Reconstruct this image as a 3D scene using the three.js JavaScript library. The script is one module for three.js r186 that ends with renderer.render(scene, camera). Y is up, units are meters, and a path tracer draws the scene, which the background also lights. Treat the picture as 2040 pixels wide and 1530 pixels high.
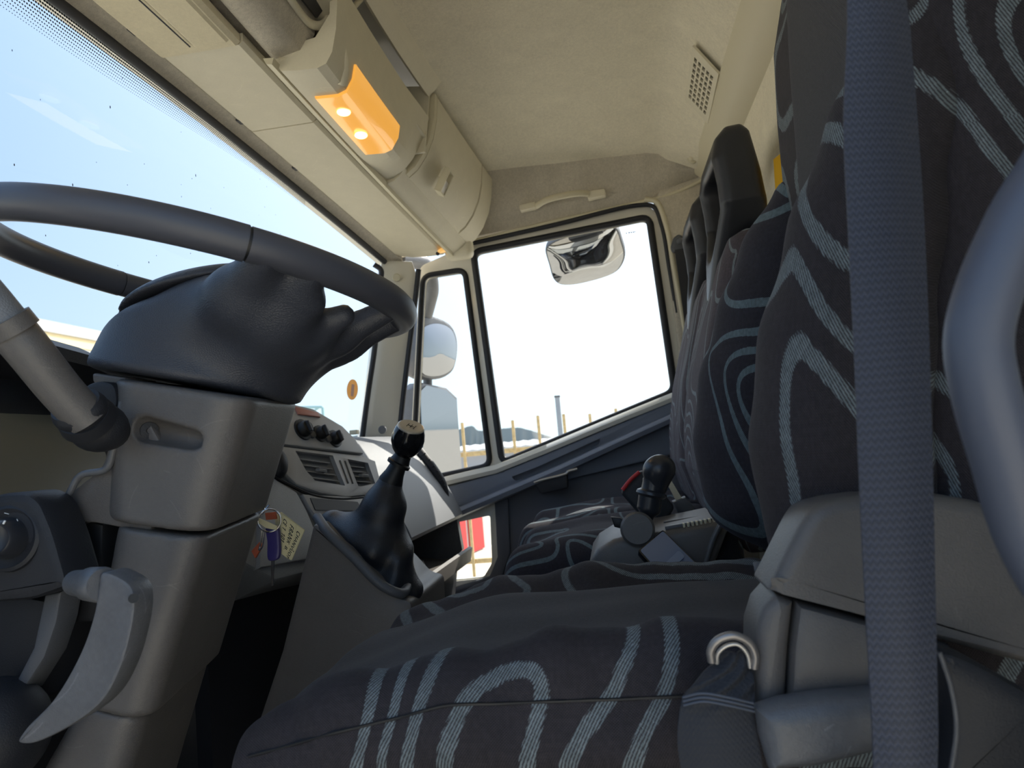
import * as THREE from 'three';
import { RoundedBoxGeometry } from 'three/addons/geometries/RoundedBoxGeometry.js';
import { mergeGeometries, mergeVertices, toCreasedNormals } from 'three/addons/utils/BufferGeometryUtils.js';
import { RectAreaLightUniformsLib } from 'three/addons/lights/RectAreaLightUniformsLib.js';

// World: y up, metres. The truck drives towards -x, its passenger side is towards -z, the ground is y = 0.
// ---------------------------------------------------------------- camera, sky, sun, exposure
const scene = new THREE.Scene();
const camera = new THREE.PerspectiveCamera(56.28, 2040 / 1530, 0.02, 3000);
camera.position.set(0, 1.7, 0);
camera.up.set(0.09687, 0.99275, 0.07115);
camera.focus = 0.9; camera.userData.fStop = 11;
camera.lookAt(-0.13101, 1.78359, -0.98785);

const renderer = new THREE.WebGLRenderer();
renderer.toneMapping = THREE.LinearToneMapping;
renderer.toneMappingExposure = 1.0;
renderer.shadowMap.enabled = true;
RectAreaLightUniformsLib.init();

const SUN_DIR = new THREE.Vector3(0.4, 0.68, -0.62).normalize();
{ // clear hazy sky: blue overhead, whitish low down, brighter towards the sun
  const W = 512, H = 256, data = new Float32Array(W * H * 4), v = new THREE.Vector3();
  for (let j = 0; j < H; j++) for (let i = 0; i < W; i++) {
    const el = ((j + 0.5) / H - 0.5) * Math.PI, az = ((i + 0.5) / W - 0.5) * 2 * Math.PI;
    v.set(Math.cos(el) * Math.cos(az), Math.sin(el), Math.cos(el) * Math.sin(az));
    const up = Math.max(v.y, 0), haze = Math.pow(1 - up, 3.2), c = Math.max(v.dot(SUN_DIR), 0);
    const glow = 1.5 * Math.pow(c, 2.6) + 2.5 * Math.pow(c, 14);
    const zen = [0.28, 0.52, 0.95], low = [0.80, 1.0, 1.08], o = (j * W + i) * 4;
    for (let k = 0; k < 3; k++) data[o + k] = 1.0 * (zen[k] + (low[k] - zen[k]) * haze + glow * [1, 0.98, 0.92][k]);
    data[o + 3] = 1;
  }
  const sky = new THREE.DataTexture(data, W, H, THREE.RGBAFormat, THREE.FloatType);
  sky.mapping = THREE.EquirectangularReflectionMapping;
  sky.magFilter = THREE.LinearFilter; sky.needsUpdate = true;
  scene.background = sky; scene.environment = sky;
}
const sun = new THREE.DirectionalLight(new THREE.Color(1, 0.93, 0.82), 8);
sun.name = 'sun';
sun.position.copy(SUN_DIR).multiplyScalar(12).add(new THREE.Vector3(-0.3, 1.6, -1.3));
sun.target.position.set(-0.3, 1.6, -1.3);
sun.castShadow = true; sun.shadow.mapSize.set(4096, 4096);
Object.assign(sun.shadow.camera, { left: -8, right: 8, top: 8, bottom: -8, near: 0.5, far: 40 });
scene.add(sun, sun.target);

// ---------------------------------------------------------------- helpers
const PI = Math.PI, sin = Math.sin, cos = Math.cos, abs = Math.abs, hyp = Math.hypot, clamp = THREE.MathUtils.clamp, lerp = THREE.MathUtils.lerp;
const V = (a, b, c) => Array.isArray(a) ? new THREE.Vector3(...a) : new THREE.Vector3(a, b, c);
const ss = (a, b, x) => { const t = clamp((x - a) / (b - a), 0, 1); return t * t * (3 - 2 * t); };
function rng(seed) { let s = seed >>> 0; return () => { s = (s + 0x6d2b79f5) | 0; let t = Math.imul(s ^ (s >>> 15), 1 | s); t = (t + Math.imul(t ^ (t >>> 7), 61 | t)) ^ t; return ((t ^ (t >>> 14)) >>> 0) / 4294967296; }; }
const taken = new Map();
const numbered = (n) => { const k = taken.get(n) ?? 0; taken.set(n, k + 1); return k ? n + '_' + String(k).padStart(3, '0') : n; };
function info(o, label, category, group) { o.userData.label = label; o.userData.category = category; if (group) o.userData.group = group; return o; }
function thing(name, label, category, group) { const g = new THREE.Group(); g.name = numbered(name); scene.add(g); return info(g, label, category, group); }
function structure(name, label, category) { const g = new THREE.Group(); g.name = numbered(name); g.userData.kind = 'structure'; g.userData.label = label; g.userData.category = category; scene.add(g); return g; }
function mesh(name, geo, mat, parent) { const m = new THREE.Mesh(geo, mat); m.name = name; m.castShadow = m.receiveShadow = true; parent.add(m); return m; }
function solo(name, geo, mat, label, category, group) { const m = new THREE.Mesh(geo, mat); m.name = numbered(name); m.castShadow = m.receiveShadow = true; scene.add(m); return info(m, label, category, group); }

// creases are found between vertices told apart to a hundredth of a millimetre
function creased(g, angle) { g.scale(1000, 1000, 1000); const r = toCreasedNormals(g, angle); r.scale(0.001, 0.001, 0.001); return r; }
function geoFrom(pos, idx, crease) {
  let g = new THREE.BufferGeometry();
  g.setAttribute('position', new THREE.Float32BufferAttribute(pos, 3)); g.setIndex(idx);
  if (crease) g = creased(g, crease); else g.computeVertexNormals();
  return boxUV(g);
}
// texture coordinates in metres, from the side each triangle faces
function boxUV(geo) {
  const g = geo.index ? geo.toNonIndexed() : geo, p = g.attributes.position.array, uv = new Float32Array(p.length / 3 * 2);
  for (let i = 0; i < p.length; i += 9) {
    const ax = p[i + 3] - p[i], ay = p[i + 4] - p[i + 1], az = p[i + 5] - p[i + 2], bx = p[i + 6] - p[i], by = p[i + 7] - p[i + 1], bz = p[i + 8] - p[i + 2];
    const nx = abs(ay * bz - az * by), ny = abs(az * bx - ax * bz), nz = abs(ax * by - ay * bx);
    for (let k = 0; k < 3; k++) {
      const x = p[i + 3 * k], y = p[i + 3 * k + 1], z = p[i + 3 * k + 2], o = i / 3 * 2 + 2 * k;
      if (nx >= ny && nx >= nz) { uv[o] = z; uv[o + 1] = y; } else if (ny >= nz) { uv[o] = z; uv[o + 1] = x; } else { uv[o] = x; uv[o + 1] = y; }
    }
  }
  g.setAttribute('uv', new THREE.BufferAttribute(uv, 2));
  return g;
}
const reUV = (g, fn) => { const p = g.attributes.position, uv = g.attributes.uv; for (let i = 0; i < p.count; i++) uv.setXY(i, ...fn(p.getX(i), p.getY(i), p.getZ(i))); return g; };
const backUV = (g) => reUV(g, (x, y, z) => [z + x, y]), seatUV = (g) => reUV(g, (x, y, z) => [x, z - y]); // cloth that runs on round the edges
const onSkin = (f, p, d) => { let a = 0, b = 0.12; const at = (t) => f(p[0] + d[0] * t, p[1] + d[1] * t, p[2] + d[2] * t); for (let i = 0; i < 30; i++) { const m = (a + b) / 2; at(m) < 0 ? a = m : b = m; } return p.map((v, k) => v + d[k] * a); };
// rings of equal length joined into a skin; caps close both ends
function loft(rings, { caps = true, closed = true, crease = 0.6, loop = false } = {}) {
  const n = rings[0].length, pos = rings.flat(2), idx = [], R = rings.length;
  for (let r = 0; r < (loop ? R : R - 1); r++) for (let i = 0; i < (closed ? n : n - 1); i++) {
    const a = r * n + i, b = r * n + (i + 1) % n, c = ((r + 1) % R) * n + i, d = ((r + 1) % R) * n + (i + 1) % n;
    idx.push(a, b, c, b, d, c);
  }
  if (caps && closed && !loop) for (const r of [0, R - 1]) {
    const pts = rings[r].map((p) => V(p)), nn = new THREE.Vector3(), e1 = new THREE.Vector3();
    for (let i = 0; i < n; i++) { const a = pts[i], b = pts[(i + 1) % n]; nn.x += (a.y - b.y) * (a.z + b.z); nn.y += (a.z - b.z) * (a.x + b.x); nn.z += (a.x - b.x) * (a.y + b.y); }
    if (nn.lengthSq() < 1e-16) continue;
    nn.normalize(); e1.set(abs(nn.x) < 0.8 ? 1 : 0, abs(nn.x) < 0.8 ? 0 : 1, 0).cross(nn).normalize();
    const e2 = nn.clone().cross(e1), flat = pts.map((p) => new THREE.Vector2(p.dot(e1), p.dot(e2)));
    const base = pos.length / 3;
    for (const p of pts) pos.push(p.x, p.y, p.z);
    for (const t of THREE.ShapeUtils.triangulateShape(flat, [])) r ? idx.push(base + t[0], base + t[1], base + t[2]) : idx.push(base + t[0], base + t[2], base + t[1]);
  }
  return geoFrom(pos, idx, crease);
}
// a pipe through points; r is a number or r(t); squash flattens it along the frame's second axis
function pipe(points, r, { n = 40, m = 14, closed = false, squash = 1, straight = false, crease = 0.9 } = {}) {
  const c = straight ? null : new THREE.CatmullRomCurve3(points.map((p) => V(p)), closed, 'centripetal');
  const path = straight ? points.map((p) => V(p)) : c.getPoints(n), T = [];
  if (closed && !straight) path.pop();
  const N = path.length;
  for (let i = 0; i < N; i++) T.push((closed ? path[(i + 1) % N] : path[Math.min(i + 1, N - 1)]).clone().sub(closed ? path[(i - 1 + N) % N] : path[Math.max(i - 1, 0)]).normalize());
  let e1 = new THREE.Vector3(abs(T[0].y) < 0.9 ? 0 : 1, abs(T[0].y) < 0.9 ? 1 : 0, 0); const rings = [];
  for (let i = 0; i < N; i++) {
    e1 = e1.clone().addScaledVector(T[i], -e1.dot(T[i])).normalize();
    const e2 = T[i].clone().cross(e1), rr = typeof r === 'function' ? r(closed ? i / N : i / (N - 1)) : r, ring = [];
    for (let k = 0; k < m; k++) { const a = k / m * 2 * PI, p = path[i].clone().addScaledVector(e1, cos(a) * rr).addScaledVector(e2, sin(a) * rr * squash); ring.push([p.x, p.y, p.z]); }
    rings.push(ring);
  }
  return loft(rings, { crease, loop: closed });
}
// flat outline in space turned into a slab: the given outline is the face towards `facing`, the slab lies behind it
function roundPoly(p, r, k = 4) {
  if (!r) return p; const out = [], n = p.length;
  for (let i = 0; i < n; i++) {
    const rr = Array.isArray(r) ? r[i] : r, a = p[(i + n - 1) % n], b = p[i], c = p[(i + 1) % n];
    if (!rr) { out.push(b); continue; }
    const u = a.clone().sub(b), w = c.clone().sub(b), d = Math.min(rr, u.length() * 0.48, w.length() * 0.48), s = b.clone().addScaledVector(u.normalize(), d), e = b.clone().addScaledVector(w.normalize(), d);
    for (let j = 0; j <= k; j++) { const t = j / k; out.push(s.clone().multiplyScalar((1 - t) * (1 - t)).addScaledVector(b, 2 * t * (1 - t)).addScaledVector(e, t * t)); }
  }
  return out;
}
function planeOf(points, facing) {
  const pts = points.map((p) => V(p)), c = new THREE.Vector3(), n = new THREE.Vector3();
  pts.forEach((a, i) => { const b = pts[(i + 1) % pts.length]; c.add(a); n.x += (a.y - b.y) * (a.z + b.z); n.y += (a.z - b.z) * (a.x + b.x); n.z += (a.x - b.x) * (a.y + b.y); });
  c.divideScalar(pts.length); n.normalize(); if (n.dot(V(facing)) < 0) n.negate();
  const e1 = new THREE.Vector3(abs(n.y) > 0.9 ? 1 : 0, abs(n.y) > 0.9 ? 0 : 1, 0).cross(n).normalize(), e2 = n.clone().cross(e1);
  return { c, n, e1, e2, flat: (q) => { const d = V(q).sub(c); return new THREE.Vector2(d.dot(e1), d.dot(e2)); }, m: new THREE.Matrix4().makeBasis(e1, e2, n).setPosition(c), at: (x, y, h = 0) => c.clone().addScaledVector(e1, x).addScaledVector(e2, y).addScaledVector(n, h) };
}
function slab(points, thick, { facing = [0, 0, 1], bevel = 0, round = 0, holes = [], holeRound = 0, smooth = 0, seg = 2, plane } = {}) {
  const f = plane ?? planeOf(points, facing);
  let p = points.map(f.flat);
  if (smooth) p = closedSpline(p, smooth);
  p = roundPoly(p, round);
  const s = new THREE.Shape(p);
  for (const h of holes) s.holes.push(new THREE.Path(roundPoly(h.map(f.flat), holeRound)));
  const g = new THREE.ExtrudeGeometry(s, { depth: Math.max(thick - 2 * bevel, 1e-4), bevelEnabled: bevel > 0, bevelThickness: bevel, bevelSize: bevel, bevelOffset: -bevel, bevelSegments: seg, curveSegments: 4 });
  g.translate(0, 0, -thick + bevel); g.applyMatrix4(f.m);
  return boxUV(creased(g, 0.7));
}
function closedSpline(p, n) {
  const c = new THREE.CatmullRomCurve3(p.map((q) => new THREE.Vector3(q.x, q.y, 0)), true, 'centripetal');
  return c.getPoints(n).slice(0, -1).map((q) => new THREE.Vector2(q.x, q.y));
}
function spline3(points, n, closed = false) { const r = new THREE.CatmullRomCurve3(points.map((p) => V(p)), closed, 'centripetal').getPoints(n).map((p) => [p.x, p.y, p.z]); if (closed) r.pop(); return r; }
function rbox(w, h, d, r, at, turn) { const g = new RoundedBoxGeometry(w, h, d, 2, Math.min(r, w / 2.01, h / 2.01, d / 2.01)); if (turn) g.applyMatrix4(new THREE.Matrix4().makeRotationFromEuler(new THREE.Euler(...turn))); if (at) g.translate(...at); return boxUV(g); }
const bar = (a, b, w, h, r = 0.002) => { const A = V(a), B = V(b), d = B.clone().sub(A), g = new RoundedBoxGeometry(w, h, d.length(), 2, Math.min(r, w / 2.01, h / 2.01)); const m = new THREE.Matrix4().lookAt(B, A, new THREE.Vector3(0, 1, 0.001)); g.applyMatrix4(m); const c = A.add(B).multiplyScalar(0.5); g.translate(c.x, c.y, c.z); return boxUV(g); };
const merge = (list) => mergeGeometries(list.map((g) => { const q = g.index ? g.toNonIndexed() : g; for (const k of Object.keys(q.attributes)) if (!['position', 'normal', 'uv'].includes(k)) q.deleteAttribute(k); return q; }));
// lathe about an axis from a to b; profile [distance along, radius]
function turned(a, b, profile, m = 28, crease = 0.6) {
  const A = V(a), ax = V(b).sub(A).normalize(), e1 = new THREE.Vector3(abs(ax.y) < 0.9 ? 0 : 1, abs(ax.y) < 0.9 ? 1 : 0, 0).cross(ax).normalize(), e2 = ax.clone().cross(e1);
  return loft(profile.map(([t, r]) => Array.from({ length: m }, (_, k) => { const q = k / m * 2 * PI, p = A.clone().addScaledVector(ax, t).addScaledVector(e1, cos(q) * r).addScaledVector(e2, sin(q) * r); return [p.x, p.y, p.z]; })), { crease });
}
// ---- distance fields
const smin = (a, b, k) => { const h = Math.max(k - abs(a - b), 0) / k; return Math.min(a, b) - h * h * k / 4; };
const smax = (a, b, k) => -smin(-a, -b, k);
const dBox = (x, y, z, hx, hy, hz, r) => { const a = abs(x) - hx + r, b = abs(y) - hy + r, c = abs(z) - hz + r; return Math.min(Math.max(a, b, c), 0) + hyp(Math.max(a, 0), Math.max(b, 0), Math.max(c, 0)) - r; };
const dCap = (x, y, z, a, b, ra, rb = ra) => { const dx = b[0] - a[0], dy = b[1] - a[1], dz = b[2] - a[2], t = clamp(((x - a[0]) * dx + (y - a[1]) * dy + (z - a[2]) * dz) / (dx * dx + dy * dy + dz * dz), 0, 1); return hyp(x - a[0] - dx * t, y - a[1] - dy * t, z - a[2] - dz * t) - lerp(ra, rb, t); };
const dChain = (x, y, z, pts, k = 0.02) => { let d = 9; for (let i = 0; i + 1 < pts.length; i++) d = smin(d, dCap(x, y, z, pts[i], pts[i + 1], pts[i][3], pts[i + 1][3]), k); return d; };
const dEll = (x, y, z, a, b, c) => { const k0 = hyp(x / a, y / b, z / c), k1 = hyp(x / a / a, y / b / b, z / c / c); return k1 ? k0 * (k0 - 1) / k1 : -Math.min(a, b, c); };
// surface nets: the skin where field f(x, y, z) is zero
function skin(f, lo, hi, h) {
  const nx = Math.ceil((hi[0] - lo[0]) / h) + 1, ny = Math.ceil((hi[1] - lo[1]) / h) + 1, nz = Math.ceil((hi[2] - lo[2]) / h) + 1, F = new Float32Array(nx * ny * nz), id = new Int32Array(nx * ny * nz).fill(-1), pos = [], idx = [];
  const I = (i, j, k) => (k * ny + j) * nx + i;
  for (let k = 0; k < nz; k++) for (let j = 0; j < ny; j++) for (let i = 0; i < nx; i++) F[I(i, j, k)] = f(lo[0] + i * h, lo[1] + j * h, lo[2] + k * h);
  const E = [[0, 1], [2, 3], [4, 5], [6, 7], [0, 2], [1, 3], [4, 6], [5, 7], [0, 4], [1, 5], [2, 6], [3, 7]], v = new Float64Array(8);
  for (let k = 0; k < nz - 1; k++) for (let j = 0; j < ny - 1; j++) for (let i = 0; i < nx - 1; i++) {
    let mask = 0;
    for (let c = 0; c < 8; c++) { v[c] = F[I(i + (c & 1), j + (c >> 1 & 1), k + (c >> 2))]; if (v[c] < 0) mask |= 1 << c; }
    if (!mask || mask === 255) continue;
    let x = 0, y = 0, z = 0, n = 0;
    for (const [a, b] of E) if ((v[a] < 0) !== (v[b] < 0)) { const t = v[a] / (v[a] - v[b]); x += lerp(a & 1, b & 1, t); y += lerp(a >> 1 & 1, b >> 1 & 1, t); z += lerp(a >> 2, b >> 2, t); n++; }
    id[I(i, j, k)] = pos.length / 3; pos.push(lo[0] + (i + x / n) * h, lo[1] + (j + y / n) * h, lo[2] + (k + z / n) * h);
  }
  const quad = (a, b, c, d, flip) => { if (a < 0 || b < 0 || c < 0 || d < 0) return; flip ? idx.push(a, c, b, b, c, d) : idx.push(a, b, c, b, d, c); };
  for (let k = 1; k < nz - 1; k++) for (let j = 1; j < ny - 1; j++) for (let i = 1; i < nx - 1; i++) {
    const s = F[I(i, j, k)] < 0;
    if (s !== F[I(i + 1, j, k)] < 0) quad(id[I(i, j - 1, k - 1)], id[I(i, j, k - 1)], id[I(i, j - 1, k)], id[I(i, j, k)], !s);
    if (s !== F[I(i, j + 1, k)] < 0) quad(id[I(i - 1, j, k - 1)], id[I(i - 1, j, k)], id[I(i, j, k - 1)], id[I(i, j, k)], !s);
    if (s !== F[I(i, j, k + 1)] < 0) quad(id[I(i - 1, j - 1, k)], id[I(i, j - 1, k)], id[I(i - 1, j, k)], id[I(i, j, k)], !s);
  }
  const g = new THREE.BufferGeometry(), nor = new Float32Array(pos.length), e = h * 0.5;
  for (let i = 0; i < pos.length; i += 3) {
    const [x, y, z] = [pos[i], pos[i + 1], pos[i + 2]], a = f(x + e, y, z) - f(x - e, y, z), b = f(x, y + e, z) - f(x, y - e, z), c = f(x, y, z + e) - f(x, y, z - e), l = hyp(a, b, c) || 1;
    nor[i] = a / l; nor[i + 1] = b / l; nor[i + 2] = c / l;
  }
  g.setAttribute('position', new THREE.Float32BufferAttribute(pos, 3)); g.setAttribute('normal', new THREE.BufferAttribute(nor, 3)); g.setIndex(idx);
  return boxUV(g);
}

// ---------------------------------------------------------------- textures and materials
function lattice(n, seed) { const r = rng(seed), a = Float32Array.from({ length: n * n }, r); return (x, y) => { const i = Math.floor(x), j = Math.floor(y), u = x - i, v = y - j, s = u * u * (3 - 2 * u), t = v * v * (3 - 2 * v), w = (q) => ((q % n) + n) % n, g = (p, q) => a[w(q) * n + w(p)]; return lerp(lerp(g(i, j), g(i + 1, j), s), lerp(g(i, j + 1), g(i + 1, j + 1), s), t); }; }
function texture(size, metres, fn, srgb = true) { // fn(u, v in 0..1) -> [r, g, b] 0..1 (sRGB values for colour maps)
  const d = new Uint8Array(size * size * 4);
  for (let j = 0; j < size; j++) for (let i = 0; i < size; i++) { const c = fn((i + 0.5) / size, (j + 0.5) / size, i, j), o = (j * size + i) * 4; for (let k = 0; k < 3; k++) d[o + k] = clamp(Math.round((c[k] ?? c[0]) * 255), 0, 255); d[o + 3] = 255; }
  const t = new THREE.DataTexture(d, size, size); t.wrapS = t.wrapT = THREE.RepeatWrapping; t.magFilter = THREE.LinearFilter; t.minFilter = THREE.LinearMipmapLinearFilter; t.generateMipmaps = true; if (srgb) t.colorSpace = THREE.SRGBColorSpace; t.repeat.set(1 / metres, 1 / metres); t.needsUpdate = true; return t;
}
const nA = lattice(8, 11), nB = lattice(16, 12), nC = lattice(64, 13), nD = lattice(256, 14), nE = lattice(4, 15);
const fbm = (u, v) => nA(u * 8, v * 8) * 0.5 + nB(u * 16, v * 16) * 0.3 + nC(u * 64, v * 64) * 0.2;

// woven seat cloth: dark ground, thin swirling paler bands woven as slanting dashes
function swirl(size, metres, seed, freq, levels, half, ground, band, dashes) {
  const a = lattice(freq, seed), b = lattice(freq * 2, seed + 1), c = lattice(freq, seed + 2), r = rng(seed + 5), F = new Float32Array(size * size), at = (i, j) => F[((j + size) % size) * size + (i + size) % size];
  for (let j = 0; j < size; j++) for (let i = 0; i < size; i++) { const u = i / size, v = j / size, wx = u + 0.12 * sin(2 * PI * v) + 0.06 * (b(u * freq * 2, v * freq * 2) - 0.5), wy = v + 0.05 * (c(u * freq, v * freq) - 0.5); F[j * size + i] = levels * (a(wx * freq, wy * freq) + 0.3 * b(wx * freq * 2, wy * freq * 2)); }
  const px = metres / size;
  return texture(size, metres, (u, v, i, j) => {
    const f = at(i, j), gx = (at(i + 2, j) - at(i - 2, j)) / 4, gy = (at(i, j + 2) - at(i, j - 2)) / 4, g = hyp(gx, gy) + 1e-5, w = half * (0.45 + 1.1 * c(u * freq, v * freq + 1.7));
    const k = abs(f - Math.floor(f) - 0.5), dist = Math.min(k / g * px, 0.02), saw = dashes ? 0.0012 * (((i + j) >> 2) & 1) : 0, on = dist < w + saw && k < 0.22 ? 1 : 0;
    const stroke = (((i * 1.2 + j) * px / 0.0031) % 1 + 1) % 1, dash = dashes ? (stroke < 0.6 ? 1 : 0.2) : 1;
    const twill = (((i + j * 1.3) / 5) % 1 + 1) % 1 < 0.5 ? 1 : 0.72, n = 0.9 + 0.2 * nD(u * 256, v * 256), s = (0.92 + 0.16 * fbm(u, v)) * n, fleck = r() > 0.9997 ? 1.8 : 1, m = on * dash;
    return [0, 1, 2].map((q) => lerp(ground[q] * twill, band[q], m) * s * fleck);
  });
}
const clothBold = swirl(1536, 0.6, 31, 4, 5.6, 0.0046, [0.215, 0.195, 0.21], [0.46, 0.50, 0.51], true);
const clothFine = swirl(1280, 0.6, 58, 4, 6.4, 0.0036, [0.22, 0.21, 0.245], [0.38, 0.435, 0.46], false);
const clothLit = swirl(1280, 0.6, 77, 4, 7.5, 0.0034, [0.335, 0.305, 0.335], [0.45, 0.485, 0.505], false); clothLit.repeat.set(1 / 0.5, 1 / 0.8);  // passenger backrest cloth, its colour lightened for the daylight falling on it
clothBold.repeat.set(1 / 0.6, 1 / 0.95); clothFine.repeat.set(1 / 0.55, 1 / 0.85);
const clothPlain = texture(512, 0.12, (u, v, i, j) => { const t = (((i + j) >> 1) & 1) * 0.05, n = 0.88 + 0.16 * nD(u * 256, v * 256) + 0.12 * nC(u * 64, v * 64); return [0.25, 0.246, 0.258].map((c) => c * (n - t)); });
const weaveBump = texture(256, 0.02, (u, v) => [0.5 + 0.25 * sin((u + v) * PI * 16) + 0.25 * sin((u - v) * PI * 16)], false);
const felt = (c, seed, amp) => { const a = lattice(256, seed), b = lattice(64, seed + 1), d = lattice(8, seed + 2); return texture(512, 0.3, (u, v) => { const n = 1 - amp / 2 + amp * (0.5 * a(u * 256, v * 256) + 0.3 * b(u * 64, v * 64) + 0.2 * d(u * 8, v * 8)); return c.map((q) => q * n); }); };
const grainBump = (() => { const a = lattice(128, 71), b = lattice(256, 72); return texture(512, 0.09, (u, v) => [0.6 * a(u * 128, v * 128) + 0.4 * b(u * 256, v * 256)], false); })();
const hideBump = (() => { // pebbled leather-look skin
  const r = rng(8), n = 26, pts = Array.from({ length: n * n }, () => [r(), r()]);
  return texture(384, 0.06, (u, v) => { const x = u * n, y = v * n, i = Math.floor(x), j = Math.floor(y); let d1 = 9, d2 = 9; for (let q = -1; q < 2; q++) for (let p = -1; p < 2; p++) { const c = pts[((j + q + n) % n) * n + (i + p + n) % n], d = hyp(i + p + c[0] - x, j + q + c[1] - y); if (d < d1) { d2 = d1; d1 = d; } else if (d < d2) d2 = d; } return [clamp((d2 - d1) * 2.2, 0, 1)]; }, false);
})();
const scuffMap = (base, amp, seed) => { const a = lattice(16, seed), b = lattice(128, seed + 1), r = rng(seed + 2), marks = Array.from({ length: 26 }, () => [r(), r(), r() * 6.3, 0.01 + 0.04 * r()]); return texture(512, 0.35, (u, v) => { let n = 1 + amp * (0.6 * (a(u * 16, v * 16) - 0.5) + 0.5 * (b(u * 128, v * 128) - 0.5)); for (const [x, y, t, l] of marks) { const dx = u - x, dy = v - y, s = dx * cos(t) + dy * sin(t), q = -dx * sin(t) + dy * cos(t) + s * s * 4; if (abs(s) < l && abs(q) < 0.0014) n += amp * 1.6; } return base.map((c) => c * n); }); };
const webMap = texture(256, 0.05, (u, v, i, j) => { const y = (j + abs((i % 16) - 8) * 1.4) / 21.333, t = ((y % 1) + 1) % 1 < 0.55 ? 1.07 : 0.88, n = 0.93 + 0.14 * nD(u * 256, v * 256); return [0.235, 0.25, 0.30].map((c) => c * t * n); });
const webBump = texture(256, 0.05, (u, v, i, j) => { const y = (j + abs((i % 16) - 8) * 1.4) / 21.333; return [((y % 1) + 1) % 1 < 0.5 ? 0.9 : 0.2]; }, false);

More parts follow.
